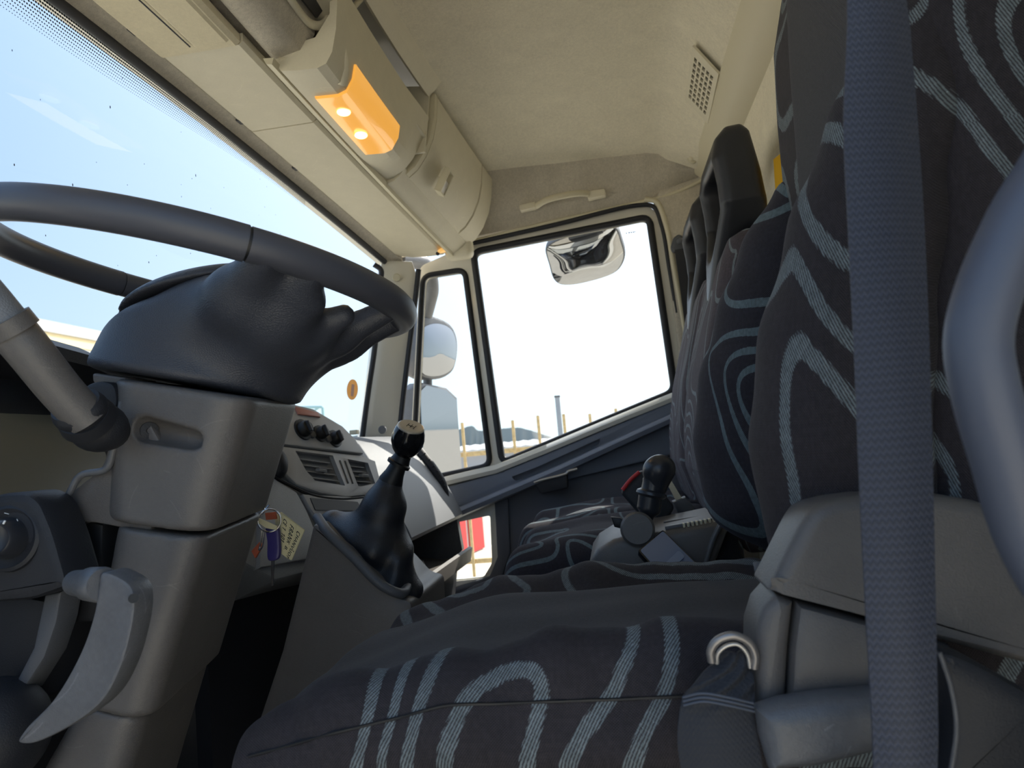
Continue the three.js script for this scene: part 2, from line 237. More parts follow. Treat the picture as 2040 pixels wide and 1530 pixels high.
const std = (o) => new THREE.MeshPhysicalMaterial({ roughness: 0.6, ...o });
const srgb = (r, g, b) => new THREE.Color().setRGB(r / 255, g / 255, b / 255, THREE.SRGBColorSpace);
const M = {
  bold: std({ map: clothBold, roughness: 0.92, bumpMap: weaveBump, bumpScale: 0.0004, sheen: 0.25, sheenColor: new THREE.Color(0.3, 0.3, 0.34), sheenRoughness: 0.6 }),
  fine: std({ map: clothFine, roughness: 0.92, bumpMap: weaveBump, bumpScale: 0.0003, sheen: 0.3, sheenColor: new THREE.Color(0.32, 0.32, 0.38), sheenRoughness: 0.6 }),
  pale: std({ map: clothLit, roughness: 0.92, bumpMap: weaveBump, bumpScale: 0.0003, sheen: 0.3, sheenColor: new THREE.Color(0.34, 0.32, 0.38), sheenRoughness: 0.6 }),  // lit version of the seat cloth, brightness held in the colour
  plain: std({ map: clothPlain, roughness: 0.95, bumpMap: weaveBump, bumpScale: 0.0003, sheen: 0.3, sheenColor: new THREE.Color(0.3, 0.3, 0.32), sheenRoughness: 0.6 }),
  thread: std({ color: srgb(70, 72, 80), roughness: 0.9 }),
  web: std({ map: webMap, bumpMap: webBump, bumpScale: 0.0004, roughness: 0.62 }),
  webDark: std({ color: srgb(46, 48, 54), roughness: 0.75, bumpMap: webBump, bumpScale: 0.0003 }),
  felt: std({ map: felt([0.87, 0.84, 0.755], 81, 0.14), roughness: 0.97, bumpMap: grainBump, bumpScale: 0.0004 }),
  feltGrey: std({ map: felt([0.75, 0.72, 0.66], 91, 0.22), roughness: 0.97, bumpMap: grainBump, bumpScale: 0.0005 }),
  cream: std({ map: scuffMap([0.84, 0.81, 0.72], 0.03, 101), roughness: 0.55, bumpMap: grainBump, bumpScale: 0.00012 }),
  creamEdge: std({ color: srgb(206, 198, 172), roughness: 0.5 }),
  cloth2: std({ map: felt([0.86, 0.82, 0.71], 95, 0.08), roughness: 0.95 }),
  paint: std({ color: srgb(222, 218, 206), roughness: 0.28, clearcoat: 0.5, clearcoatRoughness: 0.1 }),
  rubber: std({ color: srgb(32, 34, 40), roughness: 0.6 }),
  hub: std({ color: srgb(58, 61, 70), roughness: 0.45, bumpMap: hideBump, bumpScale: 0.00018 }),
  rim: std({ color: srgb(72, 74, 83), roughness: 0.42 }),
  grey: std({ map: scuffMap([0.375, 0.362, 0.355], 0.06, 111), roughness: 0.42, bumpMap: grainBump, bumpScale: 0.00022 }),
  greyLight: std({ map: scuffMap([0.37, 0.375, 0.39], 0.13, 121), roughness: 0.38, bumpMap: grainBump, bumpScale: 0.0002 }),
  rail: std({ color: srgb(82, 86, 98), roughness: 0.45 }),
  dashMid: std({ color: srgb(156, 159, 164), roughness: 0.48, bumpMap: grainBump, bumpScale: 0.0002 }),
  dash: std({ color: srgb(116, 119, 124), roughness: 0.52, bumpMap: hideBump, bumpScale: 0.00022 }),
  dashDark: std({ color: srgb(34, 36, 42), roughness: 0.55, bumpMap: grainBump, bumpScale: 0.0002 }),
  trim: std({ color: srgb(84, 87, 93), roughness: 0.5, bumpMap: grainBump, bumpScale: 0.0002 }),
  doorPanel: std({ color: srgb(116, 123, 138), roughness: 0.55, bumpMap: grainBump, bumpScale: 0.00025 }),
  doorLow: std({ color: srgb(98, 101, 110), roughness: 0.7, bumpMap: grainBump, bumpScale: 0.0003 }),
  black: std({ color: srgb(20, 21, 24), roughness: 0.5 }),
  gloss: std({ color: srgb(24, 25, 29), roughness: 0.12 }),
  hide: std({ color: srgb(38, 39, 44), roughness: 0.38, bumpMap: hideBump, bumpScale: 0.00015 }),
  knob: std({ color: srgb(46, 48, 54), roughness: 0.3 }),
  steel: std({ color: srgb(150, 146, 144), roughness: 0.4, metalness: 0.7 }),
  silver: std({ color: srgb(196, 192, 186), roughness: 0.35, metalness: 0.6 }),
  chrome: std({ color: srgb(214, 214, 216), roughness: 0.15, metalness: 1 }),
  mirror: std({ color: srgb(150, 152, 156), roughness: 0.02, metalness: 1 }),
  glass: std({ color: new THREE.Color(0.97, 0.985, 0.98), roughness: 0, transmission: 1, thickness: 0, ior: 1.45, specularIntensity: 0.3 }),
  frost: std({ color: srgb(150, 150, 140), roughness: 0.25, transmission: 0.65, thickness: 0 }),
  headrest: std({ color: srgb(40, 41, 46), roughness: 0.4, bumpMap: grainBump, bumpScale: 0.0002 }),
  carpet: std({ color: srgb(34, 34, 36), roughness: 1, bumpMap: weaveBump, bumpScale: 0.001 }),
  red: std({ color: srgb(186, 36, 40), roughness: 0.5 }),
  yellow: std({ color: srgb(232, 178, 26), roughness: 0.85 }),
  tile: std({ color: srgb(178, 90, 62), roughness: 0.8 }),
};

// ---------------------------------------------------------------- the cab shell (D below is the distance from the driver's open door, z = -D)
const par = (D) => ((D - 1.27) / 0.95) ** 2;
function lateral(section, D0, D1, { n = 18, bow = 0.1, crown = 0.11, crease = 0.5 } = {}) {
  const rings = [];
  for (let i = 0; i <= n; i++) { const D = lerp(D0, D1, i / n); rings.push(section.map(([x, y]) => [x + bow * par(D), y - crown * par(D), -D])); }
  return loft(rings, { crease });
}
const sheet = (points, facing = [0, 0, 1], round = 0) => { const f = planeOf(points, facing), g = new THREE.ShapeGeometry(new THREE.Shape(roundPoly(points.map(f.flat), round))); g.applyMatrix4(f.m); return boxUV(creased(g, 0.5)); };

{ // floor
  const s = structure('floor', 'dark carpeted cab floor under the seats', 'floor');
  mesh('floor_slab', rbox(1.6, 0.06, 2.1, 0.005, [-0.35, 1.0, -1.27]), M.carpet, s);
  mesh('bulkhead', rbox(0.05, 0.75, 2.0, 0.01, [-1.03, 1.35, -1.27]), M.dashDark, s);
}
{ // ceiling: felt headliner with a slope down to the rear wall
  const s = structure('ceiling', 'cream felt headliner with sloping rear edge', 'ceiling');
  const drop = (D) => 0.035 * par(D) + 0.05 * (ss(1.95, 2.21, D) + ss(0.55, 0.3, D)), low = [[-0.4, 2.645], [-0.2, 2.648], [0.05, 2.648], [0.19, 2.645], [0.225, 2.638], [0.25, 2.618], [0.3, 2.56], [0.36, 2.49]];
  const sect = [...low, ...low.slice().reverse().map(([x, y]) => [x + 0.02, y + 0.035])], rings = [];
  for (let i = 0; i <= 44; i++) { const D = lerp(0.12, 2.215, i / 44); rings.push(sect.map(([x, y]) => [x, y - drop(D) * clamp((y - 2.47) / 0.15, 0, 1), -D])); }
  mesh('headliner', loft(rings, { crease: 0.8 }), M.felt, s);
  const edge = [[0.326, 2.512], [0.336, 2.488], [0.364, 2.462], [0.40, 2.445], [0.405, 2.47], [0.362, 2.515]];
  mesh('rear_edge_strip', lateral(edge, 0.12, 2.25, { bow: 0, crown: 0 }), M.creamEdge, s);
  { const r = []; for (let i = 0; i <= 20; i++) { const D = lerp(0.1, 2.36, i / 20), x = 0.1 * par(D), y = 2.425 - 0.115 * par(D); r.push([[-0.79 + x, y, -D], [-0.772 + x, y, -D], [-0.75 + x, 2.72, -D], [-0.77 + x, 2.72, -D]]); } mesh('roof_front', loft(r), M.paint, s); }
  mesh('outer_roof', rbox(1.25, 0.02, 2.3, 0.01, [-0.2, 2.72, -1.23]), M.paint, s);
}
{ // rear wall
  const s = structure('wall_rear', 'cream rear wall behind the seats', 'wall');
  mesh('wall_panel', slab([[0.4, 1.0, -0.12], [0.4, 2.5, -0.12], [0.4, 2.5, -2.32], [0.4, 1.0, -2.32]], 0.04, { facing: [-1, 0, 0] }), M.felt, s);
}
{ // side rail above the passenger door, door pillars
  const s = structure('wall_right', 'grey felt side rail and pillars around the passenger door', 'wall');
  const top = [[-0.42, 2.535, -2.2], [-0.1, 2.558, -2.205], [0.1, 2.568, -2.205], [0.25, 2.575, -2.2], [0.34, 2.51, -2.21]], bot = [[-0.42, 2.385, -2.275], [-0.1, 2.412, -2.275], [0.1, 2.425, -2.275], [0.25, 2.452, -2.275], [0.36, 2.485, -2.275]];
  const rings = top.map((t, i) => { const b = bot[i], mid = [(t[0] + b[0]) / 2, (t[1] + b[1]) / 2, (t[2] + b[2]) / 2 + 0.012]; return [t, [t[0], t[1] + 0.03, t[2] + 0.02], [t[0], t[1] + 0.06, -2.32], [b[0], b[1], -2.32], b, mid]; });
  mesh('side_rail', loft(rings, { crease: 0.9 }), M.feltGrey, s);
  mesh('rail_edge', pipe([[-.4177, 2.3692, -2.27], [-.125, 2.4022, -2.27], [.1506, 2.4287, -2.27], [.2615, 2.4416, -2.265], [.3628, 2.4729, -2.255]], 0.006, { n: 30, m: 8 }), M.creamEdge, s);
  mesh('rear_pillar', slab([[0.245, 1.02, -2.262], [0.222, 2.30, -2.262], [0.20, 2.42, -2.262], [0.22, 2.46, -2.262], [0.41, 2.50, -2.262], [0.41, 1.02, -2.262]], 0.06, { bevel: 0.012 }), M.feltGrey, s);
  mesh('front_pillar', slab([[-.6802, 2.321, -2.19], [-.5826, 2.3165, -2.22], [-.5692, 2.2735, -2.22], [-.6538, 1.8664, -2.22], [-.6937, 1.6458, -2.22], [-.8053, 1.6578, -2.16], [-.7523, 1.8728, -2.16], [-.7014, 2.1223, -2.16]], 0.05, { bevel: 0.006 }), M.paint, s);
  mesh('pillar_cap', turned([-.6299, 2.2597, -2.185], [-.6487, 2.2764, -2.25], [[0, 0.001], [0, 0.011], [0.004, 0.013], [0.03, 0.013]], 18), M.creamEdge, s);
  mesh('pillar_cap', turned([-.6972, 1.7796, -2.14], [-.7167, 1.7818, -2.2], [[0, 0.001], [0, 0.011], [0.004, 0.013], [0.03, 0.013]], 18), M.greyLight, s);
  mesh('pillar_seal', pipe([[-.5649, 2.2862, -2.22], [-.5874, 2.1685, -2.22], [-.6242, 1.9929, -2.22], [-.6591, 1.8186, -2.22], [-.6859, 1.6611, -2.22]], 0.009, { n: 24, m: 8 }), M.rubber, s);
  mesh('outer_rail', rbox(1.3, 0.16, 0.03, 0.01, [-0.2, 2.6, -2.36]), M.paint, s);
}
{ // body frame around the open driver's door, behind and above the viewpoint
  const s = structure('wall_left', 'cream body frame around the open driver door', 'wall');
  mesh('side_rail', rbox(1.2, 0.2, 0.07, 0.02, [-0.15, 2.55, -0.13]), M.feltGrey, s);
  mesh('rear_pillar', rbox(0.16, 1.55, 0.07, 0.02, [0.37, 1.72, -0.16]), M.feltGrey, s);
  mesh('roof_gutter', rbox(1.2, 0.12, 0.05, 0.01, [-0.15, 2.67, -0.1]), M.paint, s);
  mesh('front_pillar', pipe([[-0.68, 2.42, -0.2], [-0.8, 1.72, -0.18], [-0.85, 1.1, -0.16]], 0.045, { n: 10 }), M.paint, s);
}
{ // driver's door, unseen behind the viewpoint, added open to cut light from that side
  const s = structure('door_2', 'open driver door outside the cab, unseen, added to dim the open side', 'door'), h = V(-0.74, 0, -0.16), d = V(0.42, 0, 0.907), at = (u, y, k = 0) => [h.x + d.x * u - d.z * k, y, h.z + d.z * u + d.x * k];
  mesh('lining', slab([at(0, 1.0), at(0.95, 1.0), at(0.95, 1.82), at(0.5, 1.72), at(0, 1.66)], 0.07, { facing: [0.9, 0, -0.4], bevel: 0.01 }), M.doorPanel, s);
  mesh('frame', slab([at(0, 1.64), at(0.95, 1.8), at(0.92, 2.38), at(0.15, 2.36)], 0.04, { facing: [0.9, 0, -0.4], holes: [[at(0.07, 1.72), at(0.88, 1.85), at(0.86, 2.31), at(0.19, 2.30)]] }), M.paint, s);
  mesh('window_pane', sheet([at(0.07, 1.72, 0.02), at(0.88, 1.85, 0.02), at(0.86, 2.31, 0.02), at(0.19, 2.30, 0.02)], [0.9, 0, -0.4]), M.glass, s);
}
// ---- windscreen
const screenAt = (D, t) => [lerp(-0.76, -0.872, t) + 0.1 * par(D), lerp(2.418, 1.70, t) - (1 - t) * 0.115 * par(D), -D];
const screenEnd = 2.2;
{
  const s = structure('window_1', 'large windscreen with black border and dotted band along its top', 'window');
  const rows = []; for (let i = 0; i <= 30; i++) { const r = []; for (let j = 0; j <= 12; j++) r.push(screenAt(lerp(0.3, screenEnd, i / 30), j / 12)); rows.push(r); }
  mesh('pane', loft(rows, { closed: false, caps: false, crease: 0 }), M.glass, s);
  const topEdge = [], rim = []; for (let i = 0; i <= 24; i++) topEdge.push(screenAt(lerp(0.32, screenEnd - 0.03, i / 24), 0.003).map((v, k) => v + [0.01, -0.002, 0][k]));
  mesh('top_seal', pipe(topEdge, 0.009, { n: 60, m: 8 }), M.rubber, s);
  const side = [[-.6834, 2.2955, -2.13], [-.6652, 2.278, -2.14], [-.6694, 2.2432, -2.14], [-.7023, 2.0399, -2.14], [-.7335, 1.9014, -2.14], [-.7628, 1.7637, -2.14], [-.7807, 1.6722, -2.14]];
  mesh('side_seal', pipe(side, 0.0085, { n: 40, m: 8 }), M.rubber, s);
  // printed dots: rows shrinking away from the edge
  const c = document.createElement('canvas'); c.width = 64; c.height = 256; const x = c.getContext('2d'); x.fillStyle = '#000'; x.fillRect(0, 0, 64, 256); x.fillStyle = '#fff';
  for (let r = 0; r < 11; r++) for (let k = -1; k < 5; k++) { x.beginPath(); x.arc(k * 16 + (r & 1) * 8 + 4, 10 + r * 23, 8.4 - r * 0.55, 0, 2 * PI); x.fill(); }
  const t = new THREE.CanvasTexture(c); t.wrapS = THREE.RepeatWrapping; t.wrapT = THREE.ClampToEdgeWrapping; t.magFilter = THREE.LinearFilter;
  const pos = [], uv = [], idx = [], N = 60; for (let i = 0; i <= N; i++) { const D = lerp(0.35, 1.75, i / N), w = lerp(0.06, 0.026, ss(0.9, 1.7, D)); for (const [q, v] of [[0.002, 1], [0.002 + w / 0.72, 0]]) { const p = screenAt(D, q); pos.push(p[0] + 0.0015, p[1], p[2]); uv.push(D / 0.021, v); } if (i) idx.push(2 * i - 2, 2 * i - 1, 2 * i, 2 * i - 1, 2 * i + 1, 2 * i); }
  const g = new THREE.BufferGeometry(); g.setAttribute('position', new THREE.Float32BufferAttribute(pos, 3)); g.setAttribute('uv', new THREE.Float32BufferAttribute(uv, 2)); g.setIndex(idx); g.computeVertexNormals();
  mesh('dotted_band', g, std({ color: srgb(22, 24, 32), roughness: 0.5, alphaMap: t, transparent: true }), s);
  const r = rng(5), bits = []; for (let i = 0; i < 60; i++) { const D = 0.55 + r() * 1.3, q = 0.03 + r() * 0.5, p = screenAt(D, q), rr = 0.0006 + 0.0011 * r() * r(), b = new THREE.IcosahedronGeometry(rr, 0); b.scale(0.4, 1 + 1.5 * r(), 1); b.translate(p[0] + 0.001, p[1], p[2]); bits.push(boxUV(b)); }
  const specks = mesh('insect_specks', merge(bits), M.dashDark, s); specks.userData.kind = 'stuff';
}
// ---- passenger door
{
  const s = structure('door_1', 'passenger door with white window frame and dark grey lining', 'door');
  const F = 2.285;
  const main = [[-.3929, 2.3397, -2.285], [.183, 2.3832, -2.285], [.205, 1.8201, -2.285], [-.3558, 1.6442, -2.285]], quarter = [[-.5678, 2.2796, -2.285], [-.4262, 2.2847, -2.285], [-.3955, 1.6394, -2.285], [-.6559, 1.607, -2.285]];
  const low = [[-.5482, 1.4682, -2.285], [-.4019, 1.488, -2.285], [-.4086, 1.3335, -2.285], [-.4436, 1.2853, -2.285], [-.6147, 1.2782, -2.285], [-.5924, 1.3929, -2.285]];
  mesh('frame', slab([[-.6764, 1.5598, -2.285], [-.5771, 2.3148, -2.285], [-.4092, 2.3671, -2.285], [.202, 2.4301, -2.285], [.2219, 2.3158, -2.285], [.2521, 1.7999, -2.285], [.2014, 1.7701, -2.285], [-.3562, 1.6026, -2.285]], 0.035, { bevel: 0.004, round: [0, 0.02, 0, 0.07, 0, 0, 0, 0], holes: [main, quarter], holeRound: 0.028 }), M.paint, s);
  const seal = (p, name, r = 0.0085, rr = 0.03) => { const f = planeOf(p, [0, 0, 1]), q = roundPoly(p.map(f.flat), rr, 6).map((v) => f.at(v.x, v.y, 0.001).toArray()); mesh(name, pipe([...q], r, { straight: true, closed: true, m: 8, crease: 1.2 }), M.rubber, s); };
  seal(main, 'window_seal', 0.0115); seal(quarter, 'window_seal', 0.0095);
  mesh('outer_seal', pipe([[-.4014, 2.3638, -2.27], [-.1261, 2.3907, -2.27], [.1497, 2.4206, -2.27], [.199, 2.4091, -2.27], [.2191, 2.3445, -2.27], [.2289, 2.1976, -2.27], [.2507, 1.8304, -2.27]], 0.0075, { n: 70, m: 8 }), M.rubber, s);
  mesh('outer_trim', pipe([[.1731, 2.4355, -2.265], [.2094, 2.4208, -2.265], [.2302, 2.3497, -2.265], [.2422, 2.1949, -2.265], [.2652, 1.8287, -2.265]], 0.0085, { n: 60, m: 8 }), M.creamEdge, s);
  const pane = (p, name) => mesh(name, sheet(p.map(([x, y, z]) => [x, y, -2.3]), [0, 0, 1], 0.02), M.glass, s);
  pane(main, 'window_pane'); pane(quarter, 'quarter_pane'); pane(low, 'lower_pane');
  // sill strip below the glass
  mesh('sill', loft([[-.6473, 1.594, -2.275], [-.514, 1.6157, -2.275], [-.3729, 1.6364, -2.275], [-.207, 1.6863, -2.275], [-.0271, 1.7434, -2.275], [.194, 1.8111, -2.275]].map(([x, y, z]) => [[x, y + 0.006, z - 0.01], [x, y + 0.004, z + 0.02], [x, y - 0.010, z + 0.034], [x, y - 0.022, z + 0.03], [x, y - 0.03, z - 0.01]]), { crease: 0.7 }), M.paint, s);
  // dark lining with pull pocket
  const pocket = [[-.3348, 1.6028, -2.25], [-.2415, 1.6298, -2.25], [-.0353, 1.7031, -2.25], [-.0325, 1.6841, -2.25], [-.0509, 1.6546, -2.25], [-.1164, 1.6211, -2.25], [-.2373, 1.5888, -2.25], [-.3176, 1.5794, -2.25]];
  mesh('upper_lining', slab([[-.639, 1.5679, -2.25], [-.5107, 1.5882, -2.25], [-.3544, 1.617, -2.25], [-.0212, 1.7206, -2.25], [.1897, 1.7884, -2.25], [.2442, 1.8173, -2.25], [.2824, 1.7797, -2.25], [.2678, 1.6429, -2.25], [.0711, 1.6104, -2.25], [-.2317, 1.5633, -2.25], [-.5315, 1.5138, -2.25], [-.6326, 1.4799, -2.25]], 0.03, { bevel: 0.006, holes: [pocket], holeRound: 0.01 }), M.doorPanel, s);
  mesh('pocket_back', slab([[-.3496, 1.6233, -2.275], [-.0213, 1.7224, -2.275], [-.0196, 1.6592, -2.275], [-.331, 1.5582, -2.275]], 0.01, {}), M.doorPanel, s);
  mesh('armrest', loft([[889, 1002, 1016], [1000, 975, 992], [1130, 944, 960], [1270, 905, 924], [1400, 870, 890]].map(([x, a, b]) => { const A = V(...[-.3591, 1.5623, -2.25]); const k = 2.25 / 1430; const X = -0.366 + (x - 1000) * k * 1.0, Y = A.y - (a - 975) * k - (x - 1000) * k * -0.085; return [[X, Y, -2.25], [X, Y - 0.003, -2.205], [X, Y - 0.014, -2.195], [X, Y - 0.028, -2.2], [X, Y - 0.034, -2.25]]; }), { crease: 0.9 }), M.doorPanel, s);
  const h = mesh('door_handle', slab([[-.2509, 1.5771, -2.205], [-.1472, 1.5964, -2.205], [-.1481, 1.5538, -2.205], [-.2325, 1.5405, -2.205]], 0.02, { bevel: 0.004, round: 0.008 }), M.dashDark, s);
  mesh('pull_highlight', pipe([[-.2502, 1.5789, -2.2], [-.2327, 1.5837, -2.2], [-.1498, 1.5984, -2.2], [-.1431, 1.604, -2.2], [-.1151, 1.6093, -2.2]], 0.0045, { n: 24, m: 8 }), M.silver, h);  // silver strip puts the bright lit edge of the handle into colour
  mesh('lower_lining', slab([[-.364, 1.5452, -2.272], [.0689, 1.6113, -2.272], [.2854, 1.6411, -2.272], [.2277, 1.1011, -2.272], [-.6416, 1.1458, -2.272], [-.634, 1.2426, -2.272], [-.385, 1.303, -2.272], [-.3732, 1.3647, -2.272]], 0.03, { bevel: 0.004, round: [0, 0, 0, 0, 0, 0, 0.03, 0.03] }), M.doorLow, s);
  mesh('lower_window_frame', slab([[-.5748, 1.5091, -2.265], [-.3597, 1.5454, -2.265], [-.3727, 1.358, -2.265], [-.3979, 1.2895, -2.265], [-.6358, 1.2379, -2.265], [-.6179, 1.3818, -2.265]], 0.03, { bevel: 0.004, holes: [low.map(([x, y, z]) => [x, y, -2.265])], holeRound: 0.014, round: [0, 0, 0.03, 0.03, 0.01, 0] }), M.paint, s);
  mesh('lower_edge', slab([[-.3878, 1.5245, -2.258], [-.3437, 1.5322, -2.258], [-.3518, 1.3655, -2.258], [-.3839, 1.29, -2.258], [-.6311, 1.233, -2.258], [-.6269, 1.2452, -2.258], [-.4234, 1.2955, -2.258], [-.3929, 1.3526, -2.258]], 0.02, { bevel: 0.004 }), M.doorLow, s);
  mesh('lower_step', pipe([[-.6097, 1.19, -2.2], [-.5369, 1.2269, -2.2], [-.441, 1.2472, -2.2], [-.2832, 1.2801, -2.2]], 0.022, { n: 20 }), M.doorLow, s);
  mesh('outer_skin', slab([[-0.75, 1.0, -2.33], [-0.75, 1.28, -2.33], [0.4, 1.28, -2.33], [0.4, 1.0, -2.33]], 0.02), M.paint, s);
  mesh('outer_skin', slab([[-0.37, 1.28, -2.33], [-0.37, 1.60, -2.33], [0.4, 1.78, -2.33], [0.4, 1.28, -2.33]], 0.02), M.paint, s);
  const marks = []; for (const [a, b] of [[[.106, 2.3419, -2.296], [.1093, 2.3425, -2.296]], [[.1141, 2.343, -2.296], [.1189, 2.3432, -2.296]], [[.1213, 2.3429, -2.296], [.1253, 2.3434, -2.296]], [[.1277, 2.3428, -2.296], [.1318, 2.3436, -2.296]], [[.1333, 2.3434, -2.296], [.1358, 2.3439, -2.296]]]) marks.push(bar(a, b, 0.002, 0.0035, 0.0005));
  mesh('glass_marking', merge(marks), M.dashDark, s);
}

// ---------------------------------------------------------------- above the windscreen: header strip, sun visors, overhead console
{
  const h = structure('trim_1', 'grey felt strip above the windscreen', 'trim');
  mesh('header_strip', lateral([[-0.752, 2.412], [-0.735, 2.424], [-0.716, 2.430], [-0.716, 2.45], [-0.77, 2.45]], 0.2, 2.22, { n: 30 }), M.feltGrey, h);
  mesh('header_core', lateral([[-0.74, 2.452], [-0.505, 2.462], [-0.505, 2.482], [-0.74, 2.475]], 0.2, 2.24), M.feltGrey, h);
  for (const D of [1.03, 1.38, 1.62]) { const x = -0.712 + 0.1 * par(D), y = 2.432 - 0.11 * par(D); mesh('clip', rbox(0.014, 0.012, 0.022, 0.003, [x, y, -D]), M.dashDark, h); }
}
const visorSection = (x0, x1, y, t) => [[x0, y + 0.004], [x0 + 0.006, y], [x1 - 0.008, y], [x1, y + 0.006], [x1, y + t], [x0, y + t]];
{
  const v = thing('sun_visor', 'cloth-covered sun visor folded flat against the header, nearest the driver', 'visor', 'header visors and panels');
  mesh('visor_board', lateral(visorSection(-0.713, -0.565, 2.420, 0.02), 0.32, 1.105), M.cloth2, v);
  mesh('visor_flap', lateral(visorSection(-0.64, -0.572, 2.4165, 0.006), 0.4, 1.085), M.cloth2, v);
  mesh('flap_seam', pipe([0.5, 0.7, 0.9, 1.08].map((D) => [-0.643 + 0.1 * par(D), 2.4165 - 0.11 * par(D), -D]), 0.0012, { m: 6 }), M.thread, v);
  const p1 = solo('header_panel', lateral(visorSection(-0.713, -0.562, 2.424, 0.02), 1.11, 1.418), M.cream, 'flat cream header panel between the sun visor and the far end panel', 'panel', 'header visors and panels');
  const p2 = thing('header_panel', 'long cream header panel reaching the passenger windscreen pillar', 'panel', 'header visors and panels');
  mesh('panel_board', lateral(visorSection(-0.713, -0.562, 2.424, 0.02), 1.422, 2.16), M.cream, p2);
  mesh('panel_end', loft([2.158, 2.18, 2.2, 2.21].map((D, i) => visorSection(-0.713 + i * i * 0.009, -0.562 - i * 0.002, 2.424 + i * 0.002, 0.02 - i * 0.002).map(([x, y]) => [x + 0.1 * par(D), y - 0.11 * par(D), -D]))), M.cream, p2);
}
{ // overhead console
  const c = thing('overhead_console', 'moulded cream overhead console with open shelf above the windscreen', 'console');
  // moulded lamp housing
  const body = [[-0.538, 2.43], [-0.536, 2.416], [-0.528, 2.408], [-0.50, 2.404], [-0.46, 2.402], [-0.443, 2.408], [-0.43, 2.428], [-0.42, 2.47], [-0.414, 2.52], [-0.412, 2.572], [-0.418, 2.576], [-0.424, 2.572], [-0.43, 2.50], [-0.46, 2.46], [-0.53, 2.45]];
  const far = [[-0.538, 2.436], [-0.536, 2.428], [-0.53, 2.426], [-0.51, 2.431], [-0.488, 2.444], [-0.474, 2.455], [-0.458, 2.472], [-0.438, 2.503], [-0.418, 2.54], [-0.408, 2.574], [-0.416, 2.578], [-0.424, 2.574], [-0.44, 2.52], [-0.47, 2.475], [-0.53, 2.455]], hr = [];
  for (let i = 0; i <= 18; i++) { const D = lerp(1.185, 1.735, i / 18), k = ss(1.555, 1.735, D); hr.push(body.map(([x, y], j) => [lerp(x, far[j][0], k) + 0.1 * par(D), lerp(y, far[j][1], k) - 0.11 * par(D), -D])); }
  mesh('housing', loft(hr, { crease: 0.35 }), M.cream, c);
  mesh('housing_edge', pipe([[-.5315, 2.4276, -1.188], [-.4696, 2.4413, -1.2], [-.4401, 2.4956, -1.229], [-.4146, 2.6272, -1.342]], 0.006, { n: 24, m: 8 }), M.creamEdge, c);
  const lip = [[-0.55, 2.422], [-0.545, 2.411], [-0.534, 2.408], [-0.53, 2.42]];
  mesh('lower_lip', lateral(lip, 1.16, 1.735), M.creamEdge, c);
  mesh('lamp_blister', pipe([[-0.425, 2.475, -1.235], [-0.43, 2.44, -1.25], [-0.447, 2.412, -1.268]], (t) => 0.003 + 0.011 * t, { n: 10, m: 10 }), M.cream, c);
  // open shelf: back, floor, end wall, top flange
  mesh('shelf_back', lateral([[-0.52, 2.48], [-0.515, 2.48], [-0.505, 2.66], [-0.51, 2.66]], 0.3, 1.74), M.feltGrey, c);
  mesh('shelf_floor', lateral([[-0.52, 2.495], [-0.42, 2.525], [-0.42, 2.53], [-0.52, 2.50]], 0.3, 1.74), M.cream, c);
  mesh('shelf_end', slab([[-0.515, 2.36, -0.31], [-0.33, 2.36, -0.31], [-0.29, 2.5, -0.31], [-0.29, 2.66, -0.31], [-0.515, 2.66, -0.31]], 0.01, {}), M.cream, c);
  mesh('shelf_end', slab([[-0.515, 2.46, -1.735], [-0.402, 2.46, -1.735], [-0.39, 2.54, -1.735], [-0.375, 2.63, -1.735], [-0.515, 2.65, -1.735]], 0.01, {}), M.cream, c);
  mesh('top_flange', lateral([[-0.412, 2.618], [-0.404, 2.612], [-0.385, 2.628], [-0.368, 2.648], [-0.372, 2.66], [-0.41, 2.66]], 0.3, 1.735, { crown: 0.04, bow: 0.1 }), M.cream, c);
  // felt fascia on the driver's side with a moulded pocket frame
  const fascia = [[-0.55, 2.442], [-0.535, 2.432], [-0.49, 2.441], [-0.466, 2.475], [-0.456, 2.56], [-0.45, 2.60], [-0.47, 2.60], [-0.49, 2.50], [-0.54, 2.46]];
  mesh('fascia', lateral(fascia, 0.3, 1.2, { crease: 0.9 }), M.feltGrey, c);
  const pk = [[-.4438, 2.4584, -.998], [-.4623, 2.4733, -1.111], [-.461, 2.4788, -1.175], [-.4518, 2.4932, -1.205], [-.4419, 2.5274, -1.229], [-.4299, 2.6602, -1.299]];
  const fr = mesh('pocket_frame', pipe(pk, 0.0085, { n: 40, m: 10, squash: 0.7 }), M.cream, c);
  mesh('pocket_shade_liner', slab([[-.4397, 2.4754, -1.012], [-.4525, 2.4849, -1.115], [-.4513, 2.4921, -1.181], [-.4418, 2.5218, -1.204], [-.4283, 2.6477, -1.266]], 0.004, { facing: [1, -1, 0] }), M.dashDark, fr);  // dark sheet stands in for the shade inside the pocket
}
